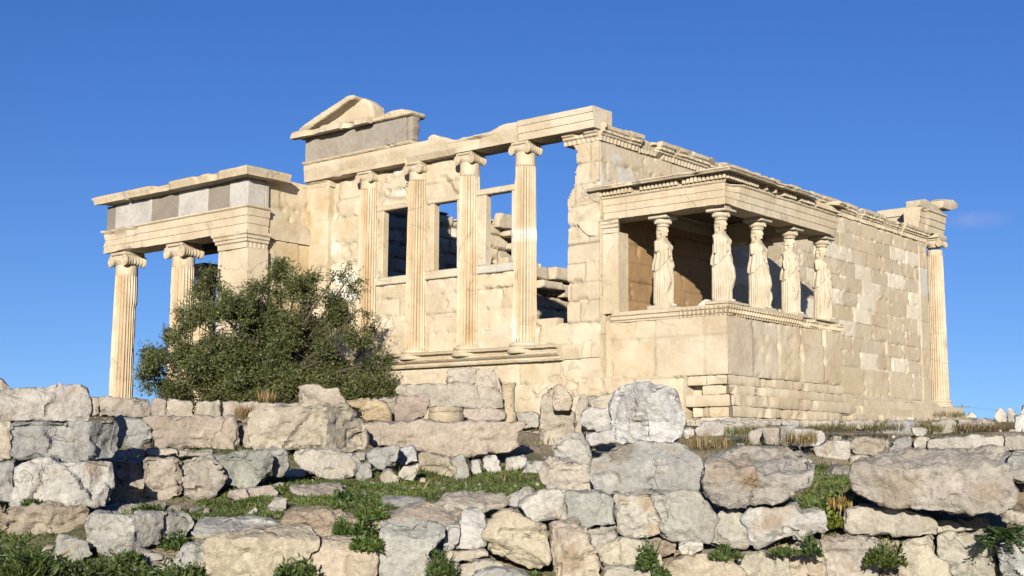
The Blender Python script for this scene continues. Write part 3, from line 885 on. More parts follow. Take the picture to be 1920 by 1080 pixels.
# base mouldings and steps of the south side
mb = MB()
extrude(mb, [(-.5, 1.34), (.16, 1.34), (.17, 1.38), (.12, 1.40), (.12, 1.43), (.07, 1.45), (.03, 1.50), (-.5, 1.50)], 5.9, 20.7, FS, .05, .4, .58, .8, .6, 81)
part(mb, "base_moulding", 'marble_side')
for (n1, za, zt, ua, ub, sd) in ((.32, 1.10, 1.338, 5.98, 22.6, 82), (.62, .82, 1.098, 5.9, 22.9, 83), (.92, .50, .818, 5.0, 23.2, 84)):
    mb = MB(); u = ua; k = 0
    while u < ub - .2:
        L = min(rngb.uniform(1.2, 2.2), ub - u)
        t = 1 + rngb.uniform(-.07, .07)
        extrude(mb, [(-.6, za), (n1, za), (n1 + .012, zt - .04), (n1 - .02, zt), (-.6, zt)], u + .006, u + L - .006, FS, .07, .3, .6, .8, 1.2, sd * 3 + k, .008, tint=lambda U, z, t=t: np.ones(U.shape + (3,)) * t)
        u += L; k += 1
    part(mb, "step", 'marble_side')
# east portico seen past the corner
ex, ey = -.22, 21.7
mb = MB()
shaft(mb, (ex, ey), .345, .29, 1.62, 7.26, 24, .1, 90, None, .012, plain=.18)
ec = part(mb, "east_column", 'marble')
mb = MB(); attic_base(mb, (ex, ey), .345, 1.34, 1.63); sub(mb, "column_base", 'marble', ec)
mb = MB(); ionic_capital(mb, (ex, ey), .80, 7.70, 3, kz=1.2); sub(mb, "capital", 'marble', ec)
mb = MB()
EA = [(-.62, 7.84), (-.02, 7.84), (-.02, 8.07), (.02, 8.09), (.02, 8.32), (.06, 8.34), (.06, 8.58), (.12, 8.62), (.12, 8.68), (-.62, 8.68)]
extrude(mb, EA, 19.9, 22.2, FS, .05, .25, .6, .8, .9, 91)
lump(mb, [(19.95, 8.69), (22.15, 8.69), (22.2, 8.82), (21.5, 9.0), (20.6, 9.08), (20.0, 8.95)], -.6, -.02, FS, .05, 2, 7, .05, .02, 92, (.86, .88, .92))
mb.box((-4.6, 21.3, 7.84), (-.66, 22.15, 8.66), .02, (1, 1, 1), .03)
mb.box((-4.4, 21.26, 8.664), (-2.3, 22.1, 8.86), .02, (1, 1.04, 1.12), .03)
mb.box((-2.29, 21.24, 8.664), (-.64, 22.12, 8.98), .02, (1.04, 1.06, 1.14), .03)
extrude(mb, [(-.5, 7.71), (.08, 7.71), (.1, 7.76), (.1, 7.835), (-.5, 7.835)], 21.3, 22.12, FS, .05, .2, .6, .8, 1, 93)
part(mb, "east_entablature", 'marble_side')
mb = MB()
lump(mb, [(21.7, 8.86), (22.6, 8.92), (23.3, 9.1), (23.35, 9.24), (22.9, 9.36), (22.2, 9.33), (21.7, 9.15)], -.5, .15, FS, .05, 2, 8, .07, .03, 94)
part(mb, "cornice_fragment", 'marble_side')
# inner face of the north wall and the rubble behind the west front
B = Bond([.0, .6, 1.2, 1.8, 2.4, 3.0, 3.6, 4.2, 4.75, 5.25, 5.7, 6.15, 6.6, 7.05, 7.45, 7.9], 0, 16, 1.2, .3, 95)
def nm(u, z):
    b, dl, dr, db, dt = B.ev(u, z)
    top = np.interp(u, [0, 4.4, 5.0, 5.9, 7.4, 8.2, 8.6, 9.0, 9.4, 9.9, 12.2, 12.3, 14], [7.8, 7.6, 7.42, 7.36, 7.6, 7.75, 7.4, 7.1, 6.7, 6.3, 6.2, 5.6, 5.4]) + .25 * (hr(b, 31) - .5)
    return (z < top) & ~((u > 9.7) & (u < 12.2) & (z > 5.72) & (z < 5.85) & (hr(b, 30) < .5))
rn = relief_fn(B, .06, .10, .12, .05, 96, .05)
FN = frame((-10.3, 0, 0), (0, 1, 0), (1, 0, 0))
mb = MB()
panel(mb, grid(.5, 14, .055), grid(.1, 8.0, .055), FN, 0, .8, rn, nm, tint_fn(B, .12, .12))
part(mb, "north_wall", 'marble_side')
# broken cross-wall stones seen through the open bay
mb = MB()
rr = np.random.default_rng(12)
for (y0, y1, z0, z1, pr) in [(9.6, 10.6, 5.72, 6.2, .3), (10.62, 12.1, 5.78, 6.28, .5), (9.8, 11.2, 5.38, 5.70, .55), (11.3, 12.2, 5.2, 5.7, .35), (8.0, 9.1, 7.0, 7.25, .5), (7.7, 8.6, 7.3, 7.85, .3), (8.3, 9.3, 6.55, 6.85, .45), (7.9, 8.7, 6.0, 6.3, .5)]:
    lump(mb, [(y0, z0), (y1, z0 + .03), (y1 - .05, z1), (y0 + .06, z1 - .02)], .03, pr, FN, .055, 1, 6, .08, .03, int(z0 * 100), (.95, .95, .95))
part(mb, "wall_rubble", 'marble_side')
# ------------------------------------------------------------------ north porch
nporch = thing("north_porch", (-14.3, 0, .6), "tall flat roofed porch with grey and white frieze at the far left", "porch")
def npart(mb, name, mat='marble', **k): return mb.build(name, M[mat], nporch, None, k.get('sharp', 38))
NW = frame((0, -2.65, 0), (1, 0, 0), (0, -1, 0))
NS = frame((-10.69, 0, 0), (0, 1, 0), (1, 0, 0))
mb = MB()
NA = [(-.8, 5.84), (.0, 5.84), (.0, 6.05), (.025, 6.06), (.025, 6.28), (.05, 6.29), (.05, 6.50), (.10, 6.54), (.10, 6.59), (-.8, 6.59)]
extrude(mb, NA, -17.95, -10.69, NW, .06, .3, .56, .8, .7, 101, mit=(1, 1))
extrude(mb, NA, -2.65, -1.86, NS, .06, .2, .56, .8, .7, 102, mit=(1, 0))
npart(mb, "architrave")
mb = MB()
seg = [(-17.9, -17.4, 0), (-17.395, -15.45, 1), (-15.445, -14.05, 0), (-14.045, -12.6, 1), (-12.595, -11.55, 0), (-11.545, -10.71, 1)]
for k, (a, b, w) in enumerate(seg):
    c = np.array([.80, .80, .80]) if not w else np.array([1.42, 1.53, 1.72])
    mb.box((a, -2.62 - (.02 if w else 0), 6.595), (b, -2.0, 7.37), .012, c * (1 + .05 * math.sin(k * 3)), .02, k)
mb.box((-11.4, -1.995, 6.595), (-10.70, -1.87, 7.36), .012, (1.3, 1.38, 1.5), .01, 9)
mb.box((-17.9, -1.99, 6.595), (-17.2, 7.6, 7.36), .02, (.9, .9, .9))
npart(mb, "frieze", 'grey')
mb = MB()
NC = [(-.9, 7.385), (.05, 7.385), (.08, 7.41), (.34, 7.40), (.37, 7.52), (.41, 7.58), (.41, 7.62), (.34, 7.66), (-.9, 7.68)]
extrude(mb, NC, -17.74, -16.45, NW, .05, .35, .5, .72, 1.4, 103, mit=(1, 0), jit=.008)
extrude(mb, NC, -16.3, -10.66, NW, .05, .28, .52, .72, 1.1, 104, mit=(0, 1), jit=.008)
extrude(mb, NC, -2.65, -1.38, NS, .05, .5, .56, .75, 1.1, 105, mit=(1, 0), jit=.012)
mb.box((-16.5, -2.2, 7.42), (-16.2, -1.8, 7.6), .04, (1, 1, 1), .06)
npart(mb, "cornice")
mb = MB()
mb.box((-17.9, -1.95, 7.36), (-11.45, 7.9, 7.60), .02)
mb.box((-17.15, -1.82, 6.45), (-11.45, 7.55, 6.58), .02)
for y in (-.2, 2.0, 4.2, 6.2):
    mb.box((-17.1, y - .25, 5.95), (-11.3, y + .25, 6.448), .02)
npart(mb, "ceiling", 'soot_shade')
mb = MB()
B = Bond([.3, 1.3, 2.2, 3.2, 4.2, 5.34], -13, -9, 5, .1, 106)
panel(mb, grid(-12.02, -10.66, .06), grid(.3, 5.36, .06), NW, -.03, .75, relief_fn(B, .006, .012, .04, .012, 107), None, tint_fn(B, .0, .04))
AC = [(-.8, 5.35), (.0, 5.35), (.01, 5.5), (.06, 5.53), (.06, 5.60), (.10, 5.63), (.10, 5.70), (.15, 5.74), (.15, 5.83), (-.8, 5.835)]
extrude(mb, AC, -12.02, -10.66, NW, .05, .3, .56, .8, .8, 108, mit=(1, 1))
extrude(mb, AC, -2.65, -1.88, NS, .05, .3, .56, .8, .8, 109, mit=(1, 0), bars=lambda U, n, z: .012 * np.sin(U * 40) * (z < 5.52) * (n > -.1))
npart(mb, "anta")
B = Bond([.3, 1.0, 1.7, 2.4, 3.1, 3.8, 4.5, 5.0, 5.75, 6.7, 7.62], -2, 0.2, 1.25, .15, 110)
mb = MB()
def nwm(u, z): return z < np.interp(u, [-2, -1.4, -.2, .2], [7.62, 7.60, 7.58, 7.5])
def nwt(u, z):
    c = tint_fn(B, .0, .05)(u, z)
    h = (sst(.45, .6, fbm(p3(u * .9, z * .6, 4), 3, 111)) * sst(-1.9, -.6, u))[..., None]
    return c * (1 - h * np.array([.03, .12, .28]))
panel(mb, grid(-1.87, .4, .05), grid(.3, 7.62, .05), NS, -.14, .7, relief_fn(B, .015, .012, .05, .015, 112), nwm, nwt)
extrude(mb, [(-.7, 5.72), (-.10, 5.72), (-.08, 5.9), (-.05, 6.1), (-.04, 6.28), (-.7, 6.29)], -1.86, -.1, NS, .05, .5, .5, .7, 1, 113)
npart(mb, "linking_wall")
for k, (x, y) in enumerate([(-17.28, -2.2), (-14.28, -2.2), (-17.28, .9)]):
    mb = MB()
    wd = None
    if k == 0: wd = lambda T, Z: -.05 * sst(.2, .7, np.cos(T - .75)) * (Z < 4.18) * (.6 + .8 * fbm(p3(T, Z * 3, 1), 3, 3)) + .0 * Z
    if k == 1: wd = lambda T, Z: -.02 * sst(4.35, 4.3, Z) * (Z < 4.4)
    shaft(mb, (x, y), .405, .345, .62, 5.42, 24, .11, 120 + k, None, .02, wd, plain=.30)
    c = npart(mb, "column")
    mb = MB(); attic_base(mb, (x, y), .405, .25, .63); sub(mb, "column_base", 'marble', c)
    mb = MB(); ionic_capital(mb, (x, y), 1.04, 5.835, 9 + k, kz=1.25); sub(mb, "capital", 'marble', c)
mb = MB()
mb.box((-18.2, -3.1, -.2), (-10.7, 8, .246), .03)
npart(mb, "platform")

# ------------------------------------------------------------------ porch of the maidens
cporch = thing("caryatid_porch", (1.75, 3, .3), "small flat roofed porch on a high podium, its roof carried by robed statues", "porch")
def cpart(mb, name, mat='marble', **k): return mb.build(name, M[mat], cporch, None, k.get('sharp', 38))
PW = frame((0, .16, 0), (1, 0, 0), (0, -1, 0))
PS = frame((3.51, 0, 0), (0, 1, 0), (1, 0, 0))
BW = Bond([1.30, 2.25, 2.74], 0, 4, 5, .1, 130); BW.js = [np.array([-1, 1.47, 2.87, 5.]), np.array([-1, 1.465, 2.865, 5.])]
BS = Bond([1.30, 2.74], 0, 7, 5, .1, 131); BS.js = [np.array([-1, 1.38, 2.62, 3.78, 5.0, 8.])]
def pw_rel(u, z):
    r = relief_fn(BW, .012, .018, .05, .02, 132, .025)(u, z)
    big = u > 1.49
    r2 = relief_fn(BS, .0, .0, .0, .02, 133)(u, z)
    near = np.minimum(abs(u - 2.87), abs(u - 1.47))
    return np.where(big, r2 + .004 - .03 * np.exp(-(near / .025) ** 2) * (u < 3.3), r)
mb = MB()
panel(mb, grid(.03, 3.50, .05), grid(1.31, 2.72, .05), PW, .0, .5, pw_rel, None, tint_fn(BW, .0, .04))
def ps_rel(u, z):
    return relief_fn(BS, .025, .02, .06, .012, 134, .03)(u, z) - .05 * ((u > 3.8) & (u < 5.1) & (z > 2.3))
panel(mb, grid(.175, 5.95, .05), grid(1.31, 2.72, .05), PS, .0, .5, ps_rel, None, tint_fn(BS, .0, .05))
mb.box((.05, .6, 2.5), (3.1, 5.9, 2.93), .02)
mb.box((.05, 5.5, 1.31), (3.0, 5.94, 2.72), .02)
cpart(mb, "podium")
mb = MB()
PM = [(-.6, 2.70), (.02, 2.70), (.03, 2.74), (.07, 2.76), (.08, 2.84), (.12, 2.86), (.13, 2.91), (.10, 2.95), (-.6, 2.955)]
egg = lambda U, n, z: .025 * np.sin(U * 52) * (n > .02) * (z > 2.73) * (z < 2.87) * (U > 2.2)
egg2 = lambda U, n, z: .025 * np.sin(U * 52) * (n > .02) * (z > 2.73) * (z < 2.87)
extrude(mb, PM, .05, 3.51, PW, .03, .5, .58, .75, 1.0, 140, mit=(0, 1), bars=egg)
extrude(mb, PM, .16, 5.98, PS, .03, .3, .58, .75, 1.0, 141, mit=(1, 0), bars=egg2)
mb.box((3.0, .02, 2.957), (3.62, 1.0, 3.02), .012, (1, 1, 1), .01)
mb.box((3.05, 1.5, 2.957), (3.55, 5.9, 2.99), .012, (1, 1, 1), .02)
cpart(mb, "podium_crown")
# stepped courses under the podium
rs_ = np.random.default_rng(9)
def course(name, za, zt, nW, nS, xs, ys, er, gap=.012):
    mb = MB()
    for k, (a, b) in enumerate(zip(xs[:-1], xs[1:])):
        last = k == len(xs) - 2
        extrude(mb, [(-.6, za), (nW - .01, za), (nW + .01, za + .04), (nW + .012, zt - .05), (nW - .02, zt), (-.6, zt)], a + gap, b - (0 if last else gap), PW, .05, er, .5, .72, 1.4, int(za * 100) + k, .012,
                mit=(0, 1 if last else 0), tint=lambda U, z, t=1 + rs_.uniform(-.06, .06): np.ones(U.shape + (3,)) * t)
    for k, (a, b) in enumerate(zip(ys[:-1], ys[1:])):
        extrude(mb, [(-.6, za), (nS - .01, za), (nS + .01, za + .04), (nS + .012, zt - .05), (nS - .02, zt), (-.6, zt)], a + (0 if k == 0 else gap), b - gap, PS, .05, er, .5, .72, 1.4, int(za * 100) + 50 + k, .012,
                mit=(1 if k == 0 else 0, 0), tint=lambda U, z, t=1 + rs_.uniform(-.06, .06): np.ones(U.shape + (3,)) * t)
    cpart(mb, name)
course("base_course", 1.075, 1.298, .02, .03, [2.42, 2.95, 3.51], [.16, 1.7, 3.4, 6.0], .3)
course("base_course", .845, 1.065, -.03, .10, [2.80, 3.51], [.16, 1.2, 3.4, 6.0], .35)
course("base_course", .57, .838, .10, .28, [2.42, 3.51], [.16, 1.9, 4.2, 6.1], .25)
course("base_course", .32, .56, .03, .30, [2.55, 3.0, 3.51], [.16, .8, 2.6, 4.4, 6.2], .35, .03)
course("base_course", .02, .31, .22, .45, [2.3, 2.9, 3.51], [.16, 1.6, 3.6, 6.2], .4, .02)
mb = MB(); mb.box((.1, .5, .05), (3.2, 5.8, 1.29), .02); cpart(mb, "podium_core")
# corner pilaster
mb = MB()
BP = Bond([2.95, 4.96], -1, 2, 5, 0, 150)
panel(mb, grid(-.02, .46, .04), grid(2.94, 4.98, .05), PW, .05, .42, relief_fn(BP, .0, .0, .03, .008, 151))
PC = [(-.4, 4.97), (.07, 4.97), (.08, 5.08), (.13, 5.11), (.13, 5.17), (.17, 5.20), (.18, 5.27), (.22, 5.30), (.22, 5.325), (-.4, 5.325)]
extrude(mb, PC, -.02, .44, PW, .035, .25, .56, .8, 1.2, 152, mit=(0, .6))
lump(mb, [(-.72, 5.34), (-.08, 5.32), (-.04, 4.95), (-.2, 4.86), (-.38, 4.96), (-.58, 5.1)], .02, .26, PW, .035, 2, 8, .08, .02, 153)
cpart(mb, "pilaster")
# architrave, dentils, cornice and roof
mb = MB()
CA = [(-.62, 5.33), (.0, 5.33), (.0, 5.50), (.02, 5.51), (.02, 5.68), (.04, 5.69), (.04, 5.84), (.08, 5.87), (.09, 5.92), (-.62, 5.92)]
extrude(mb, CA, -.14, 3.51, PW, .045, .22, .56, .8, .8, 160, mit=(0, 1))
extrude(mb, CA, .16, 5.96, PS, .045, .3, .54, .8, .8, 161, mit=(1, 1))
mb.box((.05, 5.36, 5.335), (3.3, 5.95, 5.915), .02)
for k in range(11):
    x = .35 + k * .29
    if k in (1, 5, 8): continue
    mb.lathe([(.001, 0), (.055, .0), (.06, .02), (.045, .03), (.001, .032)], (x, .12, 5.77), 14, 1) if k % 3 else None
V_, F_, C_ = mb.out()
cpart(mb, "architrave")
mb = MB()
for k in range(33):
    a = -.06 + k * .1125
    if k in (9, 10, 21): continue
    mb.box((a, .0, 5.925), (a + .072, .2, 6.06), .008, (1, 1, 1), .012, k)
for k in range(52):
    a = .1 + k * .1125
    if 12 < k < 24 and k % 4 or k in (30, 31, 39): continue
    mb.box((3.5, a, 5.925), (3.66, a + .072, 6.06), .008, (1, 1, 1), .012, 40 + k)
mb.box((-.1, .16, 5.922), (3.5, .7, 6.07), .01); mb.box((.06, .72, 5.93), (2.9, 5.5, 6.05), .01, (.3, .3, .3)); mb.box((3.0, .705, 5.922), (3.505, 5.95, 6.07), .01)  # middle box is the inner ceiling, shade put into its dark tint
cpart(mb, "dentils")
mb = MB()
CC = [(-.5, 6.067), (.20, 6.067), (.33, 6.055), (.35, 6.09), (.39, 6.11), (.39, 6.14), (.33, 6.165), (-.5, 6.19)]
def ctop(u): return .05 * (fbm(p3(u * 1.6, 0, 0), 4, 165) - .5)
extrude(mb, CC, -.28, 1.32, PW, .045, .3, .5, .72, 1.3, 162, .012, top=ctop)
extrude(mb, CC, 1.34, 3.51, PW, .045, .3, .5, .7, 1.5, 163, .012, top=ctop, mit=(0, 1))
extrude(mb, CC, .16, 3.75, PS, .045, .35, .52, .75, 1.3, 164, .014, top=ctop, mit=(1, 0))
extrude(mb, CC, 3.77, 4.2, PS, .045, .1, .6, .8, 1.3, 166, .01, tint=lambda U, z: np.ones(U.shape + (3,)) * NEW)
extrude(mb, CC, 4.22, 6.1, PS, .04, .95, .34, .6, 1.8, 167, .02, top=lambda u: .12 * (fbm(p3(u * 2.2, 0, 0), 4, 168) - .5))
cpart(mb, "cornice", 'marble')
mb = MB()
mb.box((.02, .2, 6.08), (3.3, 5.9, 6.17), .03, (1, 1, 1), .05)
cpart(mb, "roof_slab", 'soot_shade')

# ------------------------------------------------------------------ the statues
def loft(secs, n=64):
    """secs: (z, cx, cy, a forward, b sideways)"""
    secs = np.array(secs, float)
    zs = np.linspace(secs[0, 0], secs[-1, 0], 60)
    S = np.stack([np.interp(zs, secs[:, 0], secs[:, k]) for k in range(1, 5)], 1)
    for _ in range(3):
        S[1:-1] = (S[:-2] + 2 * S[1:-1] + S[2:]) / 4
    th = np.arange(n) * 2 * np.pi / n
    ct, st = np.cos(th), np.sin(th)
    V = np.stack([S[:, 0:1] + S[:, 2:3] * np.sign(ct) * np.abs(ct) ** .85, S[:, 1:2] + S[:, 3:4] * np.sign(st) * np.abs(st) ** .85, np.repeat(zs[:, None], n, 1)], -1)
    m = len(zs)
    i, j = np.meshgrid(np.arange(m - 1), np.arange(n), indexing='ij'); k = (j + 1) % n
    F = [np.stack([i * n + j, i * n + k, (i + 1) * n + k, (i + 1) * n + j], -1).reshape(-1, 4), list(range(n))[::-1], list(range((m - 1) * n, m * n))]
    return V.reshape(-1, 3), F

def ball(c, r, n=20):
    c = np.array(c, float); r = np.array(r, float) * np.ones(3)
    m = n // 2 + 1
    ph = np.linspace(-np.pi / 2 + .05, np.pi / 2 - .05, m); th = np.arange(n) * 2 * np.pi / n
    V = np.stack([np.outer(np.cos(ph), np.cos(th)), np.outer(np.cos(ph), np.sin(th)), np.repeat(np.sin(ph)[:, None], n, 1)], -1) * r + c
    i, j = np.meshgrid(np.arange(m - 1), np.arange(n), indexing='ij'); k = (j + 1) % n
    return V.reshape(-1, 3), [np.stack([i * n + j, i * n + k, (i + 1) * n + k, (i + 1) * n + j], -1).reshape(-1, 4), list(range(n))[::-1], list(range((m - 1) * n, m * n))]

def statue(x, y, leg, seed, label, worn=0.0, arm=0, yaw=0):
    rt = thing("caryatid_statue", (x, y, 2.99), label, "statue", "robed statues carrying the porch roof")
    P_ = MB()
    P_.add(*loft([(0, 0, 0, .215, .27), (.25, .0, 0, .215, .265), (.62, .01, 0, .22, .265), (.9, 0, 0, .21, .27), (1.05, 0, 0, .20, .265), (1.2, -.01, 0, .18, .235), (1.32, -.01, 0, .175, .225),
                  (1.45, 0, 0, .19, .25), (1.55, -.005, 0, .175, .275), (1.62, -.015, 0, .14, .27), (1.67, -.02, 0, .10, .19), (1.72, -.015, 0, .075, .09)]))
    P_.add(*loft([(1.60, -.02, 0, .09, .09), (1.70, -.0, 0, .07, .068), (1.80, .015, 0, .068, .064), (1.84, .015, 0, .065, .065)], 32))
    P_.add(*ball((.025, 0, 1.885), (.125, .105, .15)))                     # head
    P_.add(*ball((-.035, 0, 1.93), (.14, .135, .125)))                      # hair
    P_.add(*loft([(1.36, -.165, 0, .04, .085), (1.55, -.15, 0, .05, .09), (1.70, -.115, 0, .05, .085), (1.85, -.10, 0, .08, .11), (1.98, -.06, 0, .09, .11)], 32))
    P_.add(*ball((.146, 0, 1.875), (.03, .02, .036), 12))                 # nose
    P_.add(*ball((.108, 0, 1.775), (.038, .038, .032), 12))                  # chin
    for s in (-1, 1):
        P_.add(*ball((.13, s * .09, 1.47), (.085, .085, .08)))              # breast
        z0 = 1.34 if s == arm or arm == 0 else 1.16
        t = np.linspace(0, 1, 8)
        pts = np.stack([-.03 + .03 * t, s * (.235 + .025 * np.sin(t * 2)), 1.60 + (z0 - 1.60) * t], -1)
        P_.tube(pts, .078 - .02 * t, 14)                                    # broken arm
        P_.tube([(.02, s * .09, 1.80), (.05, s * .105, 1.70), (.085, s * .10, 1.58)], [.02, .02, .015], 10)   # locks of hair
        P_.add(*ball((.22, s * .11, .03), (.10, .055, .04), 14))            # toes
    sgn = leg
    P_.tube([(.08, sgn * .12, 1.02), (.17, sgn * .13, .78), (.215, sgn * .13, .60), (.12, sgn * .135, .30), (.03, sgn * .14, .03)], [.10, .105, .09, .075, .06], 16)
    V, F, _ = P_.out()
    P, Q = voxel(V, F, .0155)
    P = smooth(P, Q, 2)
    N = vnormals(P, Q)
    th = np.arctan2(P[:, 1], P[:, 0]); z = P[:, 2]
    front = np.clip(np.cos(th), 0, 1)
    hem = .86 + .36 * front ** 1.6 + .015 * np.sin(th * 11)
    body = (z < 1.62) & (np.abs(P[:, 1]) < .5)
    free = np.exp(-((th - sgn * .75) / .5) ** 2) * np.exp(-((z - .62) / .36) ** 2)
    w = sst(.02, .10, z) * (1 - sst(hem - .06, hem, z))
    ph = th * 15 + 1.2 * fbm(p3(np.cos(th) * 2, np.sin(th) * 2 + seed, z * .6), 3, seed)* 4
    fold = .03 * (np.abs(np.sin(ph)) ** .7 - .6) * w * (1 - .8 * free)
    up = sst(hem - .015, hem + .02, z) * (1 - sst(1.5, 1.62, z))
    ph2 = th * 9 + 2.5 * fbm(p3(th * 1.5, z * 1.2, seed), 3, seed + 4)
    fold = fold + up * (.036 * (1 - sst(hem + .05, hem + .45, z)) + .017 * np.sin(ph2 * 1.3) * (1 - .6 * sst(1.3, 1.5, z)))
    fold = fold - .02 * np.exp(-((z - 1.23) / .02) ** 2) * front ** .5 * 0.6
    eye = -.012 * np.exp(-(((np.abs(P[:, 1]) - .035) / .02) ** 2 + ((z - 1.905) / .015) ** 2)) * (P[:, 0] > .07)
    mouth = -.006 * np.exp(-(((z - 1.815) / .009) ** 2)) * (P[:, 0] > .09) * (np.abs(P[:, 1]) < .03)
    hair = .010 * np.sin(P[:, 2] * 90 + P[:, 1] * 60) * (P[:, 0] < .02) * (z > 1.45) * (np.abs(P[:, 1]) < .16) * ((z > 1.66) | (P[:, 0] < -.12))
    P = P + N * (fold * body + eye + mouth + hair)[:, None]
    wr = sst(.56, .7, fbm(P * 3 + seed, 4, seed)) * (.02 + worn) * sst(.9, 1.4, z)
    P = P - N * (wr + .005 * (fbm(P * 9, 3, seed) - .5))[:, None]
    c, s_ = math.cos(yaw), math.sin(yaw)
    P = np.stack([P[:, 0] * c - P[:, 1] * s_, P[:, 0] * s_ + P[:, 1] * c, P[:, 2]], 1)
    P = P * np.array([.98, .98, 1.0]) + np.array([x, y, 3.06])
    mk("figure", P, Q, M['statue'], rt, None, None, 60)
    mb = MB()
    mb.lathe([(.10, 5.03), (.145, 5.04), (.16, 5.06), (.15, 5.085), (.165, 5.095), (.195, 5.14), (.218, 5.19), (.21, 5.225), (.18, 5.23)], (x, y, 0), 40)
    for k in range(20):
        a = k * 2 * math.pi / 20
        mb.add(*ball((x + .196 * math.cos(a), y + .196 * math.sin(a), 5.155), (.026, .026, .045), 8))
    mb.box((x - .275, y - .275, 5.228), (x + .275, y + .275, 5.305), .02, (1, 1, 1), .01)
    mb.box((x - .26, y - .26, 5.304), (x + .26, y + .26, 5.345), .008)
    mb.build("capital", M['statue'], rt)
    mb = MB(); mb.box((x - .30, y - .31, 2.96), (x + .33, y + .31, 3.075), .02, (1, 1, 1), .03); mb.build("plinth", M['statue'], rt)

statue(1.50, .55, -1, 201, "pale robed statue nearest the pilaster, alone on the left side of the porch", arm=0)
statue(3.12, .62, 1, 202, "robed statue at the front corner of the porch, with head worn and long smooth skirt", .0, 1)
statue(3.12, 2.36, 1, 203, "robed statue just right of the porch corner, long hair on her back", .0, -1)
statue(3.12, 4.02, -1, 204, "robed statue before the sunlit blocks of the wall, second from the right", .01, 1)
statue(3.12, 5.80, -1, 205, "slim weathered robed statue at the far right end of the porch front", .02, 0)
statue(1.42, 5.5, 1, 206, "robed statue at the back right of the porch, hidden behind the front row", .0, 0)
mb = MB()
lump(mb, [(2.52, 2.97), (2.92, 2.97), (2.95, 3.06), (2.78, 3.15), (2.7, 3.12), (2.55, 3.02)], -.5, -.25, PW, .025, 1, 6, .08, .008, 210, (1.1, 1.22, 1.45))
o = mb.build("stone_fragment", M['statue'], None, (2.72, .55, 2.97))
tag(o, "small white broken stone lying on the porch floor between two statues", "stone")
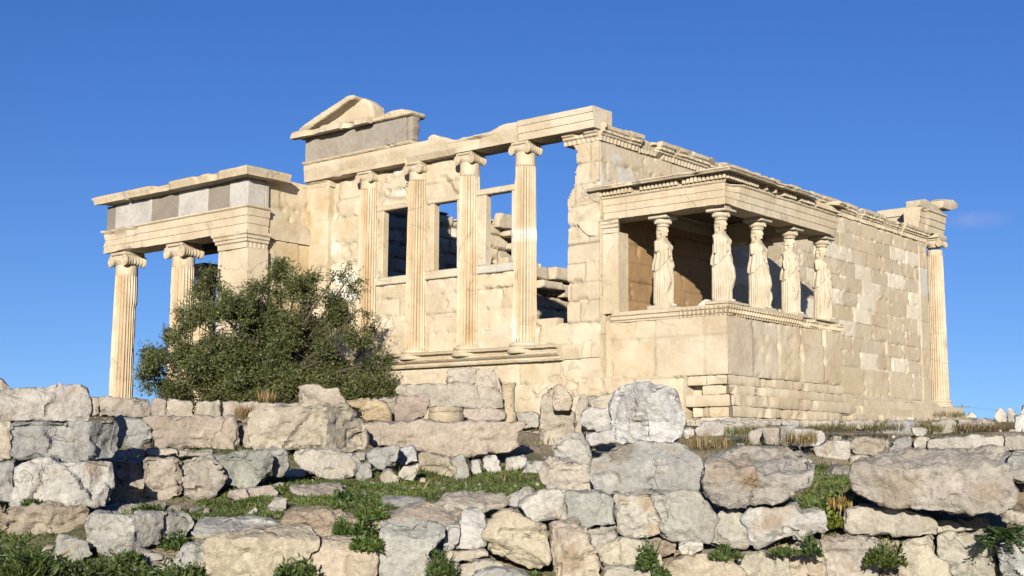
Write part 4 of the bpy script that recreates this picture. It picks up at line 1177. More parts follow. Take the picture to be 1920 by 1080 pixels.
# ------------------------------------------------------------------ rubble: every stone a thing of its own
KIND = {'w': (.018, .10), 'g': (.018, .11), 'n': (.025, .09), 'p': (.022, .07), 'y': (.022, .08), 'o': (.028, .09)}
_rn = [0]
FACET = {'w': 1.1, 'g': 1.1, 'n': .9, 'p': .6, 'y': .75, 'o': .9}
def facets(P, rng, k, amt):
    c = P.mean(0); Q = P - c
    for i in range(k):
        if i < k * .85: n = np.array([rng.normal() * .26, rng.normal() * .26, -1.])
        else: n = np.array([rng.choice([-1, 1]) * rng.uniform(.5, 1), rng.choice([-1, 1]) * rng.uniform(.5, 1), -rng.uniform(0, .8)])
        n /= np.linalg.norm(n)
        h = Q @ n; cut = h.max() - rng.uniform(.1, 1.0) * amt * (2.1 if i < k * .85 else .4)
        Q = Q - np.outer(np.maximum(0, h - cut), n)
    return Q + c
def R(kind, D, T, pts, label, group="rubble blocks in front of the temple", name="rubble_block", cat="stone", s0=1.0, lean=0., ridge=None, rnd=.012, chips=7, tint=(1, 1, 1), bulge=.025, grow=1.06, patch=()):
    """stone traced at distance D: outline pts (photograph pixels), T thick, upper part from s0 leaning back by lean"""
    _rn[0] += 1; sd = 300 + _rn[0]
    rng = np.random.default_rng(sd)
    uv = np.array([[float(a) for a in q.split(',')] for q in pts.split()])
    uc, vc = uv.mean(0)
    cen = W(uc, vc, D)
    c = cen - CAM; c[2] = 0; c /= np.linalg.norm(c)
    a = np.cross(c, [0, 0, 1.]); b = np.array([0, 0, 1.])
    L = []
    for u, v in uv:
        d = ray(u, v); t = ((cen - CAM) @ c) / (d @ c); p = CAM + d * t - cen
        L.append((p @ a, p @ b))
    L = np.array(L)
    px = D / FPX
    Rs = []
    for p, q in zip(L, np.roll(L, -1, 0)):
        k = max(1, int(np.linalg.norm(q - p) / (7 * px)))
        for t in range(k):
            x = p + (q - p) * t / k
            Rs.append(x + (rng.normal(size=2) * .9 * px if t else 0))
    Rs = np.array(Rs); k = len(Rs)
    g0 = Rs.mean(0)
    sh = g0 + (Rs - g0) * .93
    V = np.concatenate([np.c_[Rs, np.zeros(k) + .02], np.c_[sh, np.full(k, T)]])
    F = [list(range(k)), list(range(k, 2 * k))[::-1]] + [[i, i + k, (i + 1) % k + k, (i + 1) % k] for i in range(k)]
    vs = min(max(D * .0018, .016), .06)
    P, Q = voxel(V, F, vs)
    size = (L.max(0) - L.min(0)); sm = min(size.min(), T)
    P = smooth(P, Q, int(min(14, max(1, (min(rnd, .12 * sm) / vs) ** 2 * 1.3))))
    e = (P[:, :2] - L.min(0)) / size
    edge = np.minimum(np.minimum(e[:, 0], 1 - e[:, 0]) * size[0], np.minimum(e[:, 1], 1 - e[:, 1]) * size[1])
    frontw = 1 - sst(.0, .5 * T, P[:, 2])
    P[:, 2] -= bulge * sm * sst(0, .3 * sm, edge) * frontw
    P = facets(P, rng, chips, KIND[kind][1] * sm)
    lo, hi = P[:, :2].min(0), P[:, :2].max(0)
    P[:, :2] = L.mean(0) + (L.min(0) - L.mean(0) + (P[:, :2] - lo) / (hi - lo) * size) * grow
    if lean:
        P[:, 2] += lean * np.clip((e[:, 1] - s0) / (1 - s0), 0, 1.2)
    if ridge:
        ur, kl, kr = ridge
        ar = L[:, 0].min() + (ur - uv[:, 0].min()) / (np.ptp(uv[:, 0])) * size[0]
        P[:, 2] += (np.maximum(0, ar - P[:, 0]) * kl + np.maximum(0, P[:, 0] - ar) * kr) * frontw
    N = vnormals(P, Q)
    ra = KIND[kind][0] * min(1.6, .55 + sm * 1.3)
    q = P + sd * 3.7
    d = (fbm(q * 3.3, 4, sd) - .5) * 1.5 * ra
    K = int(rng.integers(9, 20))
    ck = np.c_[rng.uniform(L[:, 0].min(), L[:, 0].max(), K), rng.uniform(L[:, 1].min(), L[:, 1].max(), K), rng.uniform(-.05, T, K)]
    qw = P + np.stack([fbm(q * 3 + 9 * j, 3, sd + 20 + j) - .5 for j in range(3)], -1) * .35 * sm
    d2 = ((qw[:, None] - ck[None]) ** 2).sum(-1); nn = d2.argmin(1)
    fa = rng.normal(size=K) * .035 * sm * FACET[kind]; fb = rng.normal(size=(K, 3)) * .11 * FACET[kind]
    d += (.45 if lean else 1.) * np.clip(fa[nn] + ((P - ck[nn]) * fb[nn]).sum(1), -.12 * sm, .07 * sm)
    rg = 1 - np.abs(2 * fbm(q * 5.5 * np.array([1, 1.4, 1]), 3, sd + 1) - 1)
    d += -(rg ** 5) * ra * .9
    d += (fbm(q * 14, 3, sd + 2) - .5) * ra * 1.9 + (fbm(q * 30, 2, sd + 7) - .5) * ra * .8
    lay = np.abs((fbm(q * np.array([1.2, 7, 1.2]), 3, sd + 3) - .5))
    if not lean: d -= ra * 1.2 * np.exp(-(lay / .02) ** 2) * (fbm(q * 2, 2, sd + 4) > .5)
    d -= ra * .9 * sst(.60, .70, fbm(q * 9, 3, sd + 30)) * (P[:, 2] < .6 * T)
    P = P + N * d[:, None]
    Wd = cen + P[:, :1] * a + P[:, 1:2] * b + P[:, 2:3] * c
    base = cen + b * L[:, 1].min() + c * T * .4
    t = np.array(tint) * (1.12 if kind == 'w' else 1.) * (1 + rng.uniform(-.07, .07))
    cc = np.ones((len(P), 3)) * t
    for (pu, pv, pr, pc) in patch:      # rust and lichen patches with a place of their own on the stone
        d_ = ray(pu, pv); p_ = CAM + d_ * (((cen - CAM) @ c) / (d_ @ c)) - cen
        w_ = 1 - sst(.55, 1.1, np.hypot(P[:, 0] - p_ @ a, (P[:, 1] - p_ @ b) * 1.2) / (pr * px) + 2.4 * (fbm(q * 5, 5, sd + 40, .65) - .5))
        cc = cc * (1 - .6 * w_[:, None] * (1 - np.array(pc)))
    o = mk(name, Wd, Q, M[kind], None, cc, base, 55)
    return tag(o, label, cat, group)

G1 = "blocks of the old wall on the left"
R('w', 11.2, .7, "0,735 35,729 70,724 150,721 160,729 168,755 166,775 160,789 100,790 48,790 -20,789 -20,738", "long whitish block, top of the old wall at the far left", G1, rnd=.05, tint=(1.02, .98, .95))
R('y', 10.9, .5, "-20,791 20,792 20,865 -20,866", "cream block cut by the left edge, beside the blue grey one", G1)
R('g', 10.75, .6, "21,791 120,790 215,790 218,800 212,858 150,862 40,863 21,852", "blue grey block under the whitish top block, its right end chipped dark", G1, ridge=(168, 0, .55))
R('g', 10.5, .5, "-20,869 25,868 26,940 -20,946", "pale grey block at the left edge with a dark crack, third course down", G1)
R('w', 10.35, .55, "28,872 60,864 90,862 190,866 212,868 211,915 205,945 130,947 28,946", "big whitish grey block with a rusty brown patch at its upper right", G1, tint=(.95, .95, .93), rnd=.02, chips=2, patch=[(172, 882, 26, (.72, .5, .36))])
R('o', 10.0, .5, "5,952 60,948 130,945 165,950 168,985 160,1005 100,1012 20,1013 3,1000", "ochre mottled block under the big whitish grey block", G1)
R('g', 9.6, .55, "168,970 185,966 250,966 345,968 358,985 340,1012 275,1020 255,1040 225,1048 190,1035 170,1028", "grey block with a sharp vertical edge, jutting out among the weeds at lower left", G1, ridge=(246, 0, .8), tint=(1.08, 1.06, 1.02))
R('g', 9.45, .4, "102,1040 112,1012 140,1010 168,1022 170,1045 130,1058 103,1058", "small rounded whitish rock rising from the weeds at lower left", G1, tint=(1.15, 1.13, 1.08))
R('o', 10.05, .3, "-15,1015 100,1014 98,1055 -15,1050", "brown ochre stone half hidden by weeds in the lower left corner", G1, tint=(.8, .75, .7))
R('n', 9.1, .4, "245,1060 262,1036 300,1042 325,1062 335,1090 245,1090", "rounded buff rock at the bottom edge, left of a grey one", G1)
R('g', 9.2, .4, "322,1062 345,1030 385,1024 388,1090 330,1090", "grey pointed rock left of the large cream block at the bottom", G1)
R('n', 10.7, .5, "178,958 230,946 310,945 302,957 270,963 190,966", "thin flat tan slab lying under a weed tuft", G1, lean=0.14, s0=.3)
R('p', 10.8, .5, "285,962 330,950 390,955 412,970 400,981 355,978 300,968", "flat low pinkish stone sunk in the turf", G1, lean=0.16, s0=.3)
R('n', 11.7, .5, "212,864 268,863 271,880 270,935 255,939 211,920", "brown stone in shadow beside the big whitish grey block", G1)
R('p', 11.55, .5, "271,864 335,862 345,885 345,925 300,938 273,935", "reddish tan cracked block between two rough brown ones", G1)
R('n', 11.5, .5, "344,864 395,856 415,880 420,905 400,925 365,938 347,930 350,885", "rough pitted brown boulder right of the reddish tan block", G1, rnd=.06)
R('g', 11.7, .5, "395,858 440,846 500,845 512,862 508,885 480,910 455,915 430,905 415,885", "greenish grey boulder with a pointed lower edge above the turf", G1, tint=(.97, .99, .92))
R('g', 12.05, .5, "509,846 540,845 543,880 530,893 512,893", "grey stone half in the shadow of the greenish boulder", G1)
R('p', 11.3, .25, "433,919 463,915 465,935 440,943 428,932", "small reddish stone sunk in turf below the greenish boulder", G1)
R('p', 11.4, .3, "466,917 510,910 520,930 505,941 468,941", "small buff stone right of a small reddish one in the turf", G1)
R('p', 11.6, .5, "545,912 580,909 640,911 648,930 625,947 600,948 575,938 550,925", "pink speckled stone embedded in the middle of the turf", G1, lean=0.14, s0=.5)
R('n', 13.0, .4, "213,843 250,841 272,842 275,853 262,858 215,860", "thin dark topped slab in the shade above the brown stones", G1)
R('y', 13.05, .4, "273,842 330,840 332,852 290,856 276,853", "thin cream slab under the wide pink block", G1)
R('n', 13.2, .4, "335,846 400,842 395,855 340,858", "low flat stone edge with grass right of the thin cream slab", G1)
R('n', 12.3, .4, "214,786 229,776 238,798 226,838 214,840", "upright brown stone splinter beside the blue grey block", G1, chips=12)
R('g', 14.0, .5, "234,782 262,788 282,800 285,830 262,838 234,838", "blue grey stone in a dark gap beside the wide pink block", G1)
R('p', 14.2, .7, "275,783 300,781 432,782 440,800 430,842 330,842 298,840 285,805", "wide pink block with a smooth left part under the low parapet", G1, tint=(1.05, 1.03, 1))
G2 = "stones of the low parapet behind"
R('y', 21.0, .5, "160,743 187,743 187,777 160,780", "small pale parapet stone, leftmost of the row", G2)
R('n', 20.9, .5, "189,744 282,747 282,782 190,781", "long smooth grey buff stone of the parapet below the far left column", G2, rnd=.02, tint=(.95, .92, .9))
R('p', 21.0, .5, "284,747 312,748 310,779 284,781", "square pinkish parapet stone right of the long grey buff one", G2)
R('y', 21.0, .5, "313,748 360,752 362,780 313,781", "pale streaked parapet stone with a dark gap on its right", G2)
R('y', 21.0, .5, "368,752 412,751 414,783 368,783", "cream parapet stone with a vertical crack low in it", G2)
R('p', 21.0, .5, "416,751 485,754 482,790 418,790", "pale orange parapet stone above a dry grass tuft", G2)
R('p', 21.0, .5, "487,755 562,756 562,777 488,792", "plain pinkish parapet stone, rightmost of the row", G2)
G3 = "large fallen blocks in the middle"
R('p', 14.6, .4, "448,803 468,797 472,838 452,838", "small reddish block end peeping out left of the large cream block", G3)
R('y', 13.9, 1.0, "469,774 480,770 560,767 605,764 650,763 672,790 683,805 684,838 620,845 560,842 490,843 470,830 467,790", "large cream block with a corner edge and a rough pinkish right face", G3, ridge=(608, 0, .95), tint=(1.02, 1, .98), rnd=.04)
R('n', 16.5, .5, "560,725 585,720 610,731 632,731 646,752 648,766 600,768 560,770", "grey pitted stone with a notched top standing before the bush", G3, tint=(1.12, 1.08, 1.02))
R('y', 17.0, .6, "648,752 690,747 718,752 732,775 733,791 685,793 675,770 660,762", "smooth rounded cream drum lying behind the large cream block", G3, name="column_drum", cat="column piece", rnd=.12, chips=2, tint=(1.08, .97, .78), bulge=.3)
R('p', 17.3, .5, "712,748 745,745 755,770 740,792 734,790 731,770", "pinkish stone wedged between the cream drum and a rough block", G3)
R('p', 17.1, .6, "746,746 790,744 803,750 798,775 775,792 741,792 739,775", "rough rose coloured block with shaded right side beside the grooved drum", G3, tint=(.92, .88, .86))
R('w', 13.2, .5, "552,855 560,846 610,843 660,850 672,868 660,893 630,900 600,895 570,875 555,865", "rounded whitish boulder under the large cream block", G3, tint=(1, .96, .88))
R('n', 13.6, .3, "658,852 686,848 686,865 668,866", "small dark stone wedged under the right end of the large cream block", G3)
R('g', 13.3, .4, "688,845 740,838 748,842 738,865 718,882 695,872 688,860", "slanting grey rock in a dark gap among small stones", G3)
R('w', 13.8, .4, "746,845 775,836 782,850 785,865 750,872 740,868", "bluish white stone in half shadow right of the slanting grey rock", G3, tint=(.92, .95, 1.02))
R('g', 13.2, .4, "674,870 692,868 697,895 680,905 666,898 670,880", "bluish stone in shadow right of the rounded whitish boulder", G3)
R('w', 12.95, .35, "746,889 755,877 786,870 778,895 775,903 747,894", "small flat faced white stone tilted on its corner", G3, tint=(1.02, .98, .88))
R('y', 12.9, .3, "712,895 730,880 745,895 748,910 720,917", "small buff stone low in the turf under the slanting grey rock", G3)
R('n', 13.6, .5, "786,852 815,850 850,868 856,885 840,900 800,898 786,880", "olive brown speckled stone under the long slab", G3, tint=(.88, .86, .75))
R('g', 13.5, .4, "846,868 865,855 878,872 881,895 865,901 850,900 856,884", "upright rounded pale grey stone right of the speckled one", G3, tint=(1.12, 1.09, 1.02))
R('y', 13.1, .2, "785,896 800,895 802,908 783,907", "tiny cream stone at the turf below the speckled stone", G3)
R('w', 14.0, .3, "882,864 900,860 904,885 892,896 883,886", "small white rubble stone left of a squarish one under the long slab", G3)
R('w', 14.2, .4, "907,858 930,853 937,870 938,890 920,890 907,878", "squarish white rubble stone under the long slab's right half", G3)
R('w', 14.3, .4, "948,860 985,855 987,870 965,885 948,880", "white cracked rubble stone with dark right side", G3)
R('w', 14.1, .4, "987,864 1020,868 1018,885 1000,895 978,890 986,875", "white rubble stone beside the big buff boulder at the turf's end", G3)
R('p', 15.3, .9, "683,793 740,792 800,790 850,793 900,791 980,789 982,800 965,815 968,838 950,848 850,855 820,857 790,845 740,840 700,835 690,812", "very long rough pink slab spanning the middle of the rubble", G3, tint=(1.05, 1.04, 1.0), rnd=.04)
R('p', 17.2, .6, "868,767 905,765 945,768 948,788 905,794 868,790", "rough pink block lying right of the grooved drum", G3)
R('y', 18.6, 1.0, "745,738 752,722 800,719 890,720 933,738 938,764 900,767 868,765 808,763 790,750 762,745", "broad pale slab with a curved hollow, carrying two grey stones", G3, tint=(1, 1.02, 1.05))
R('n', 18.7, .5, "838,719 843,690 890,688 891,719", "grey upright stone with a flat left face on the broad pale slab", G3, tint=(1.05, 1.03, 1))
R('n', 18.65, .5, "893,719 894,692 925,694 936,712 935,735 930,748 905,746 894,732", "brownish rounded stone with a slot on the broad pale slab", G3, tint=(1.0, .95, .88))
R('n', 19.2, .5, "950,773 1010,774 1010,802 975,803 950,790", "grey buff block under the small column stub", G3)
R('o', 19.3, .5, "975,806 1012,806 1013,832 975,836", "ochre block below the grey buff one, near the upright cream stone", G3, tint=(1.25, 1.25, 1.2))
R('y', 17.6, .5, "1012,795 1018,745 1035,727 1055,760 1074,772 1074,822 1050,834 1030,838 1013,832", "tall narrow cream stone standing upright before the temple", G3)
R('n', 17.35, .4, "1036,728 1045,722 1061,727 1074,752 1067,770 1036,769", "tan knob of stone on top of the tall narrow cream stone", G3, tint=(1.08, 1, .9))
R('n', 17.0, .5, "1078,772 1093,739 1102,755 1100,800 1080,818", "tall grey cream splinter right of the upright cream stone", G3, tint=(1.1, 1.08, 1))
R('y', 17.2, .4, "1100,745 1152,737 1152,765 1110,770", "pale block end left of the great white boulder, highest of three", G3)
R('w', 16.6, .4, "1090,776 1100,766 1152,762 1154,805 1100,808 1090,795", "whitish block left of the great white boulder, middle of three", G3)
R('w', 16.1, .4, "1098,809 1152,807 1156,832 1105,836", "pale grey block left of the great white boulder, lowest of three", G3, tint=(.9, .9, .92))
G4 = "great boulders on the right hand wall"
R('w', 12.4, .8, "1148,742 1165,728 1190,721 1255,724 1270,735 1278,765 1287,785 1280,808 1265,822 1250,835 1200,830 1160,826 1150,800 1145,765", "great bluish white boulder with cracks, standing highest in the centre right", G4, ridge=(1212, .7, .1), rnd=.06, chips=9, tint=(1.08, 1.1, 1.14), grow=1.02)
R('g', 12.0, .5, "1040,832 1060,818 1085,815 1102,830 1108,850 1104,872 1075,867 1045,862", "pale grey sloping rock left of the great white boulder's foot", G4, tint=(1.1, 1.06, 1.0))
R('n', 10.6, .6, "1015,900 1018,870 1040,857 1100,872 1112,880 1115,918 1070,922 1030,925", "buff speckled boulder at the left end of the right hand wall", G4, tint=(1.12, 1.1, 1.08), rnd=.06)
R('g', 10.1, .8, "1108,890 1112,865 1160,838 1200,830 1280,835 1310,865 1318,890 1315,922 1260,926 1190,924 1150,926 1120,920", "wide blue grey boulder under the great white one", G4, tint=(1.12, 1.12, 1.1), rnd=.03, patch=[(1160, 850, 34, (.62, .48, .36)), (1120, 875, 20, (.75, .6, .45))], s0=.6, lean=0.14)
R('n', 9.6, .9, "1320,880 1330,855 1345,845 1400,840 1480,842 1518,858 1523,890 1515,910 1490,922 1470,940 1440,950 1340,945 1322,925", "massive rounded grey boulder with an orange patch in the middle right", G4, s0=.68, lean=0.23, rnd=.05, tint=(.92, .93, .96), chips=6, patch=[(1365, 890, 45, (1.0, .86, .70)), (1405, 905, 18, (.9, .68, .42))])
R('n', 9.4, 1.0, "1605,890 1612,868 1650,848 1750,843 1880,842 1890,850 1885,880 1897,935 1880,955 1820,962 1760,957 1690,952 1640,940 1612,920", "largest flat topped boulder overhanging a dark gap at the right", G4, s0=.72, lean=0.27, rnd=.03, tint=(.96, .95, .94), patch=[(1720, 893, 16, (.55, .40, .25)), (1690, 905, 60, (.88, .80, .70)), (1850, 925, 28, (1, .86, .72))])
R('g', 9.25, .6, "1885,868 1897,850 1940,846 1940,908 1905,897 1888,887", "blue grey boulder cut by the right edge beside the largest one", G4, rnd=.08)
R('o', 9.5, .4, "1895,903 1940,915 1940,962 1902,957", "brown stone in the shade below the boulder at the right edge", G4, tint=(.7, .65, .6))
G5 = "stones of the right hand retaining wall"
R('w', 10.3, .5, "952,935 985,915 1000,924 990,950 955,952", "pointed pale stone tip at the left start of the wall's upper course", G5)
R('w', 10.0, .5, "975,945 1000,927 1040,920 1062,922 1072,970 1040,975 1010,978 988,965", "whitish stone with a curved lower edge over the porous cream boulder", G5, tint=(.98, .97, .93))
R('g', 9.9, .5, "1064,922 1120,924 1150,935 1153,985 1075,985", "blue grey squared stone over a dark ledge in the upper course", G5, tint=(1.08, 1.1, 1.06), rnd=.02)
R('y', 9.8, .5, "1155,935 1218,931 1230,960 1238,1000 1215,1008 1175,1012 1160,1000 1156,970", "white centred cream stone with orange corners under the wide blue grey boulder", G5, tint=(1.08, 1.12, 1.2), patch=[(1220, 940, 26, (.75, .58, .40)), (1228, 995, 16, (.8, .62, .45)), (1170, 938, 14, (.85, .72, .55))])
R('g', 9.8, .5, "1222,928 1310,928 1325,950 1340,975 1330,1018 1290,1018 1242,1005 1237,970 1224,945", "large grey veined stone right of the white centred cream one", G5, tint=(1.06, 1.04, .98))
R('w', 9.75, .5, "1340,980 1355,960 1385,958 1395,985 1403,1020 1395,1028 1333,1019", "triangular whitish stone between two larger ones under the massive grey boulder", G5, tint=(1, .98, .9))
R('w', 9.7, .55, "1396,975 1410,956 1460,950 1490,948 1500,965 1545,955 1550,980 1540,1000 1500,1010 1470,1008 1422,1028 1408,1020 1402,995", "long white stone with brown stains under the massive grey boulder's right end", G5, patch=[(1460, 960, 26, (.72, .6, .48)), (1420, 985, 14, (.75, .62, .5)), (1450, 985, 16, (.7, .6, .5))])
R('y', 9.7, .7, "1580,985 1590,955 1610,948 1700,956 1750,975 1752,1002 1650,1004 1600,1006 1582,1000", "long flat cream stone in the shadow of the largest boulder", G5, tint=(1, 1.02, 1.05))
R('y', 9.8, .4, "1754,978 1790,978 1810,995 1800,1001 1756,1001", "small cream stone wedged under the largest boulder's middle", G5)
R('y', 9.85, .4, "1793,978 1850,970 1856,1000 1816,998", "small cracked cream stone right of another small cream one", G5)
R('y', 9.3, .4, "1878,970 1895,958 1940,965 1940,994 1900,986 1880,979", "cream slab at the right edge above the dark thistle", G5, tint=(1, 1, 1.02))
R('n', 9.6, .5, "1541,1012 1560,1007 1640,1008 1650,1020 1642,1090 1555,1090 1545,1050", "grey tan stone with a weed growing on its right side", G5, tint=(1.08, 1.06, 1.04))
R('o', 9.75, .4, "1648,1012 1686,1012 1684,1050 1692,1090 1645,1090", "ochre stone overgrown by a weed between a grey tan and a cream one", G5)
R('y', 9.6, .5, "1690,1017 1750,1004 1753,1040 1775,1060 1785,1090 1690,1090 1682,1050", "tall smooth cream stone with a wavy dark crack on its right", G5, tint=(1.02, 1.04, 1.02))
R('y', 9.55, .5, "1760,1010 1780,1002 1865,1005 1866,1090 1792,1090 1777,1060 1759,1045", "big squarish cream grey stone under the dark thistle", G5, tint=(1.0, 1.05, 1.1))
R('g', 9.3, .5, "1872,1032 1895,1018 1940,1018 1940,1090 1878,1090", "blue grey stone in the lower right corner", G5, tint=(1.05, 1.08, 1.08))
R('y', 9.5, .5, "1380,1046 1400,1038 1474,1040 1482,1090 1410,1090", "cream stone with a stepped crack at the bottom edge", G5, tint=(1, 1.02, 1.0))
R('n', 9.6, .5, "1477,1026 1530,1020 1545,1050 1552,1090 1486,1090 1480,1055", "buff stone with cracks between the stepped crack stone and a grey tan one", G5, tint=(1.08, 1.02, .92))
R('n', 9.3, .6, "1235,1090 1250,1057 1290,1042 1340,1040 1352,1052 1390,1072 1397,1090", "sloping buff rock with long scratches at the bottom edge", G5, tint=(1.15, 1.08, .95))
R('w', 9.4, .3, "1273,1027 1285,1018 1312,1020 1318,1032 1300,1045 1278,1042", "small smooth white pebble like stone lodged in the wall", G5, rnd=.1, tint=(1.1, 1.08, 1))
R('n', 9.75, .4, "1102,992 1155,988 1158,1010 1130,1036 1115,1036 1104,1015", "brown streaked stone below the blue grey squared stone", G5)
R('y', 9.6, .5, "1127,1036 1160,1012 1210,1018 1235,1040 1240,1062 1140,1062 1130,1050", "flat cream stone with a green tuft, right of the tall stained stone", G5, tint=(1.02, 1.04, 1.0))
R('o', 9.9, .4, "1215,1012 1262,1018 1268,1035 1240,1048 1222,1035", "brown stone deep in a gap left of the white pebble", G5)
R('y', 9.3, .5, "1130,1090 1138,1064 1170,1062 1240,1066 1236,1090", "pale stone at the bottom edge under the flat cream one", G5, tint=(1.05, 1.08, 1.1))
R('n', 9.4, .5, "1029,985 1050,980 1085,985 1102,1010 1120,1045 1122,1090 1040,1090 1031,1050", "tall stone stained grey and brown right of the porous cream boulder", G5, tint=(1.12, 1.05, .95), patch=[(1065, 1050, 26, (.62, .52, .42)), (1055, 1000, 20, (.85, .85, .88))])
R('y', 9.2, .7, "914,1000 918,985 930,968 960,960 1000,982 1024,985 1027,1030 1027,1058 1010,1070 985,1062 920,1040 912,1020", "big rounded porous cream boulder full of small holes", G5, tint=(1.08, 1.06, .98), rnd=.07)
R('g', 8.9, .5, "712,1010 720,988 745,985 800,985 830,990 832,1010 815,1030 800,1035 808,1060 812,1090 703,1090 706,1045", "large smooth blue grey slab at the bottom centre", G5, rnd=.025, chips=14, tint=(1.05, 1.05, 1.02), s0=.8, lean=0.09)
R('w', 9.2, .4, "833,1010 839,988 864,985 861,1010 850,1030 832,1034", "pale lilac white block left of another pale one", G5, rnd=.02)
R('w', 9.25, .5, "864,985 872,960 895,955 911,967 914,1000 911,1028 847,1030 862,1005", "tall pale lilac white block beside the porous cream boulder", G5, rnd=.02, s0=.5, lean=0.14)
R('y', 9.15, .4, "835,1046 845,1032 910,1030 915,1045 880,1055 842,1053", "thin cream slab under the pale lilac white blocks", G5, rnd=.02)
R('y', 9.05, .4, "840,1090 842,1060 860,1056 863,1090", "narrow yellowish stone at the bottom edge beside a weed", G5)
R('y', 9.0, .4, "864,1062 890,1054 935,1056 945,1070 930,1090 864,1090", "pale cream block at the bottom edge under the thin cream slab", G5, tint=(1.05, 1.08, 1.1), rnd=.02)
R('g', 8.8, .4, "885,1090 900,1074 930,1067 970,1073 992,1090", "grey rock tip poking up at the bottom edge", G5)
R('p', 10.0, .7, "690,982 720,967 780,950 838,946 866,962 858,982 800,987 745,987 720,990 700,1003 690,997", "long flat pitted pinkish slab sloping up to the right", G5, lean=0.25, s0=.35, tint=(1.05, 1.05, 1.0))
R('n', 10.4, .6, "815,948 835,929 860,925 950,930 957,944 930,956 890,962 862,954", "flat buff slab with a grey top at the turf's lower edge", G5, lean=0.18, s0=.4, tint=(1.1, 1.08, 1.03))
R('g', 11.0, .5, "710,946 725,935 760,931 800,940 790,951 730,954", "flat grey stone barely rising from the turf", G5, lean=0.18, s0=.3)
R('o', 9.9, .5, "528,985 535,965 550,955 600,953 665,970 672,985 640,1010 600,1012 570,1000 530,993", "orange lichened rock in the turf above the large cream block", G5, lean=0.11, s0=.6, tint=(1.1, 1.05, 1.0))
R('g', 9.5, .6, "360,1000 375,979 460,975 500,978 527,990 500,1000 440,1012 380,1017", "low grey slab with a grass fringe behind the large cream block", G5, lean=0.18, s0=.5, tint=(1.1, 1.1, 1.05))
R('y', 8.85, .8, "384,1018 400,1010 480,997 570,993 595,1010 592,1030 575,1050 540,1060 525,1090 392,1090", "large cream flat faced block with pits at the bottom left", G5, s0=.78, lean=0.20, rnd=.02, tint=(1.04, 1.02, .95))
R('p', 8.95, .6, "578,1035 590,1018 620,1012 680,1012 700,1025 706,1045 702,1090 580,1090", "speckled pinkish cream rock right of the large flat faced block", G5, s0=.75, lean=0.14, tint=(1.08, 1.06, .98))
G6 = "scattered stones in front of the porch"
R('w', 22, .6, "1308,808 1318,792 1340,788 1372,792 1402,800 1410,822 1350,826 1315,820", "low lilac grey boulder with a rusty left edge below the porch steps", G6, tint=(.88, .84, .84), rnd=.08)
R('n', 20, .5, "1404,812 1420,802 1432,800 1440,832 1400,835", "low pinkish grey stone beside a grass tuft below the steps", G6)
R('p', 19.5, .4, "1430,802 1459,800 1460,834 1432,835", "upright pinkish stone left of a narrow dark gap", G6, tint=(.95, .95, .98))
R('g', 19.3, .4, "1463,800 1495,798 1490,815 1484,833 1463,834", "upright grey stone right of a narrow dark gap", G6)
R('w', 17.9, .5, "1486,820 1492,806 1520,803 1540,806 1547,822 1535,835 1510,837 1490,832", "smooth rounded white stone like a loaf on the rubble row", G6, rnd=.12, chips=3, bulge=.25, tint=(.95, .93, .92))
R('y', 18, .4, "1485,842 1500,840 1528,846 1526,862 1490,852", "cream stone tucked under the loaf shaped white one", G6)
R('w', 17.5, .5, "1528,840 1550,827 1592,827 1590,850 1590,868 1560,868 1533,860", "squarish white grey stone with a dark notch at its foot", G6, tint=(.95, .93, .9))
R('n', 17.6, .5, "1594,838 1602,825 1620,818 1655,825 1658,840 1645,855 1610,852", "brown grey striped stone right of the squarish white one", G6, tint=(1, .97, .9))
R('g', 18, .3, "1657,835 1668,824 1664,839", "tiny grey wedge between two stones of the right hand row", G6)
R('g', 17.8, .5, "1666,844 1680,822 1708,820 1705,838 1692,846", "blue grey slanted stone left of a dark hole", G6)
R('w', 17.7, .4, "1712,826 1720,820 1741,820 1737,842 1718,844", "small bright cream white stone right of a dark hole", G6, tint=(1.08, 1.05, .98))
R('w', 17.4, .6, "1743,822 1800,817 1830,816 1878,818 1880,844 1743,844", "long low pinkish white block in the right hand row", G6, tint=(.98, .94, .9))
R('n', 17.2, .5, "1883,815 1940,812 1940,846 1885,845", "stained tan block at the right edge of the row", G6)
R('y', 17.2, .4, "1592,856 1620,853 1632,862 1606,882 1592,876", "pale cream stone under the brown grey striped one", G6)
R('y', 16.8, .4, "1524,868 1560,871 1602,876 1600,888 1540,886", "low whitish rubble stone above the turf pocket", G6)
R('y', 27, .5, "1500,787 1556,787 1559,803 1500,802", "rough cream stone tight against the lowest temple step", G6)
R('n', 27, .5, "1574,793 1600,787 1636,789 1641,803 1580,806", "low grey stone in dry grass beneath the steps", G6)
R('g', 26.5, .6, "1652,805 1665,793 1700,790 1720,791 1724,800 1722,815 1690,815 1655,812", "long blue grey stone in the grass under the right end of the steps", G6, tint=(.95, .95, 1.0))
R('n', 26.6, .5, "1747,790 1790,787 1792,800 1786,814 1750,816", "reddish grey squared stone right of the long blue grey one", G6)
R('n', 26.3, .5, "1794,798 1801,786 1850,783 1864,790 1862,809 1812,811", "grey stone veiled by tall dry grass at the far right", G6, tint=(.95, .95, .95))
R('w', 20, .5, "1904,780 1925,774 1945,776 1945,810 1908,809", "pale blue grey stone cut by the right edge in half shadow", G6, tint=(.95, .98, 1))
R('w', 30, .4, "1866,778 1870,770 1876,766 1881,773 1886,771 1884,784 1886,796 1870,797", "bright white jagged stone on the skyline, left of its twin", G6, tint=(1.1, 1.05, .98))
R('w', 30.5, .4, "1888,782 1890,771 1897,766 1899,774 1906,777 1903,795 1891,796", "bright white jagged stone on the skyline, right of its twin", G6, tint=(1.08, 1.05, .98))
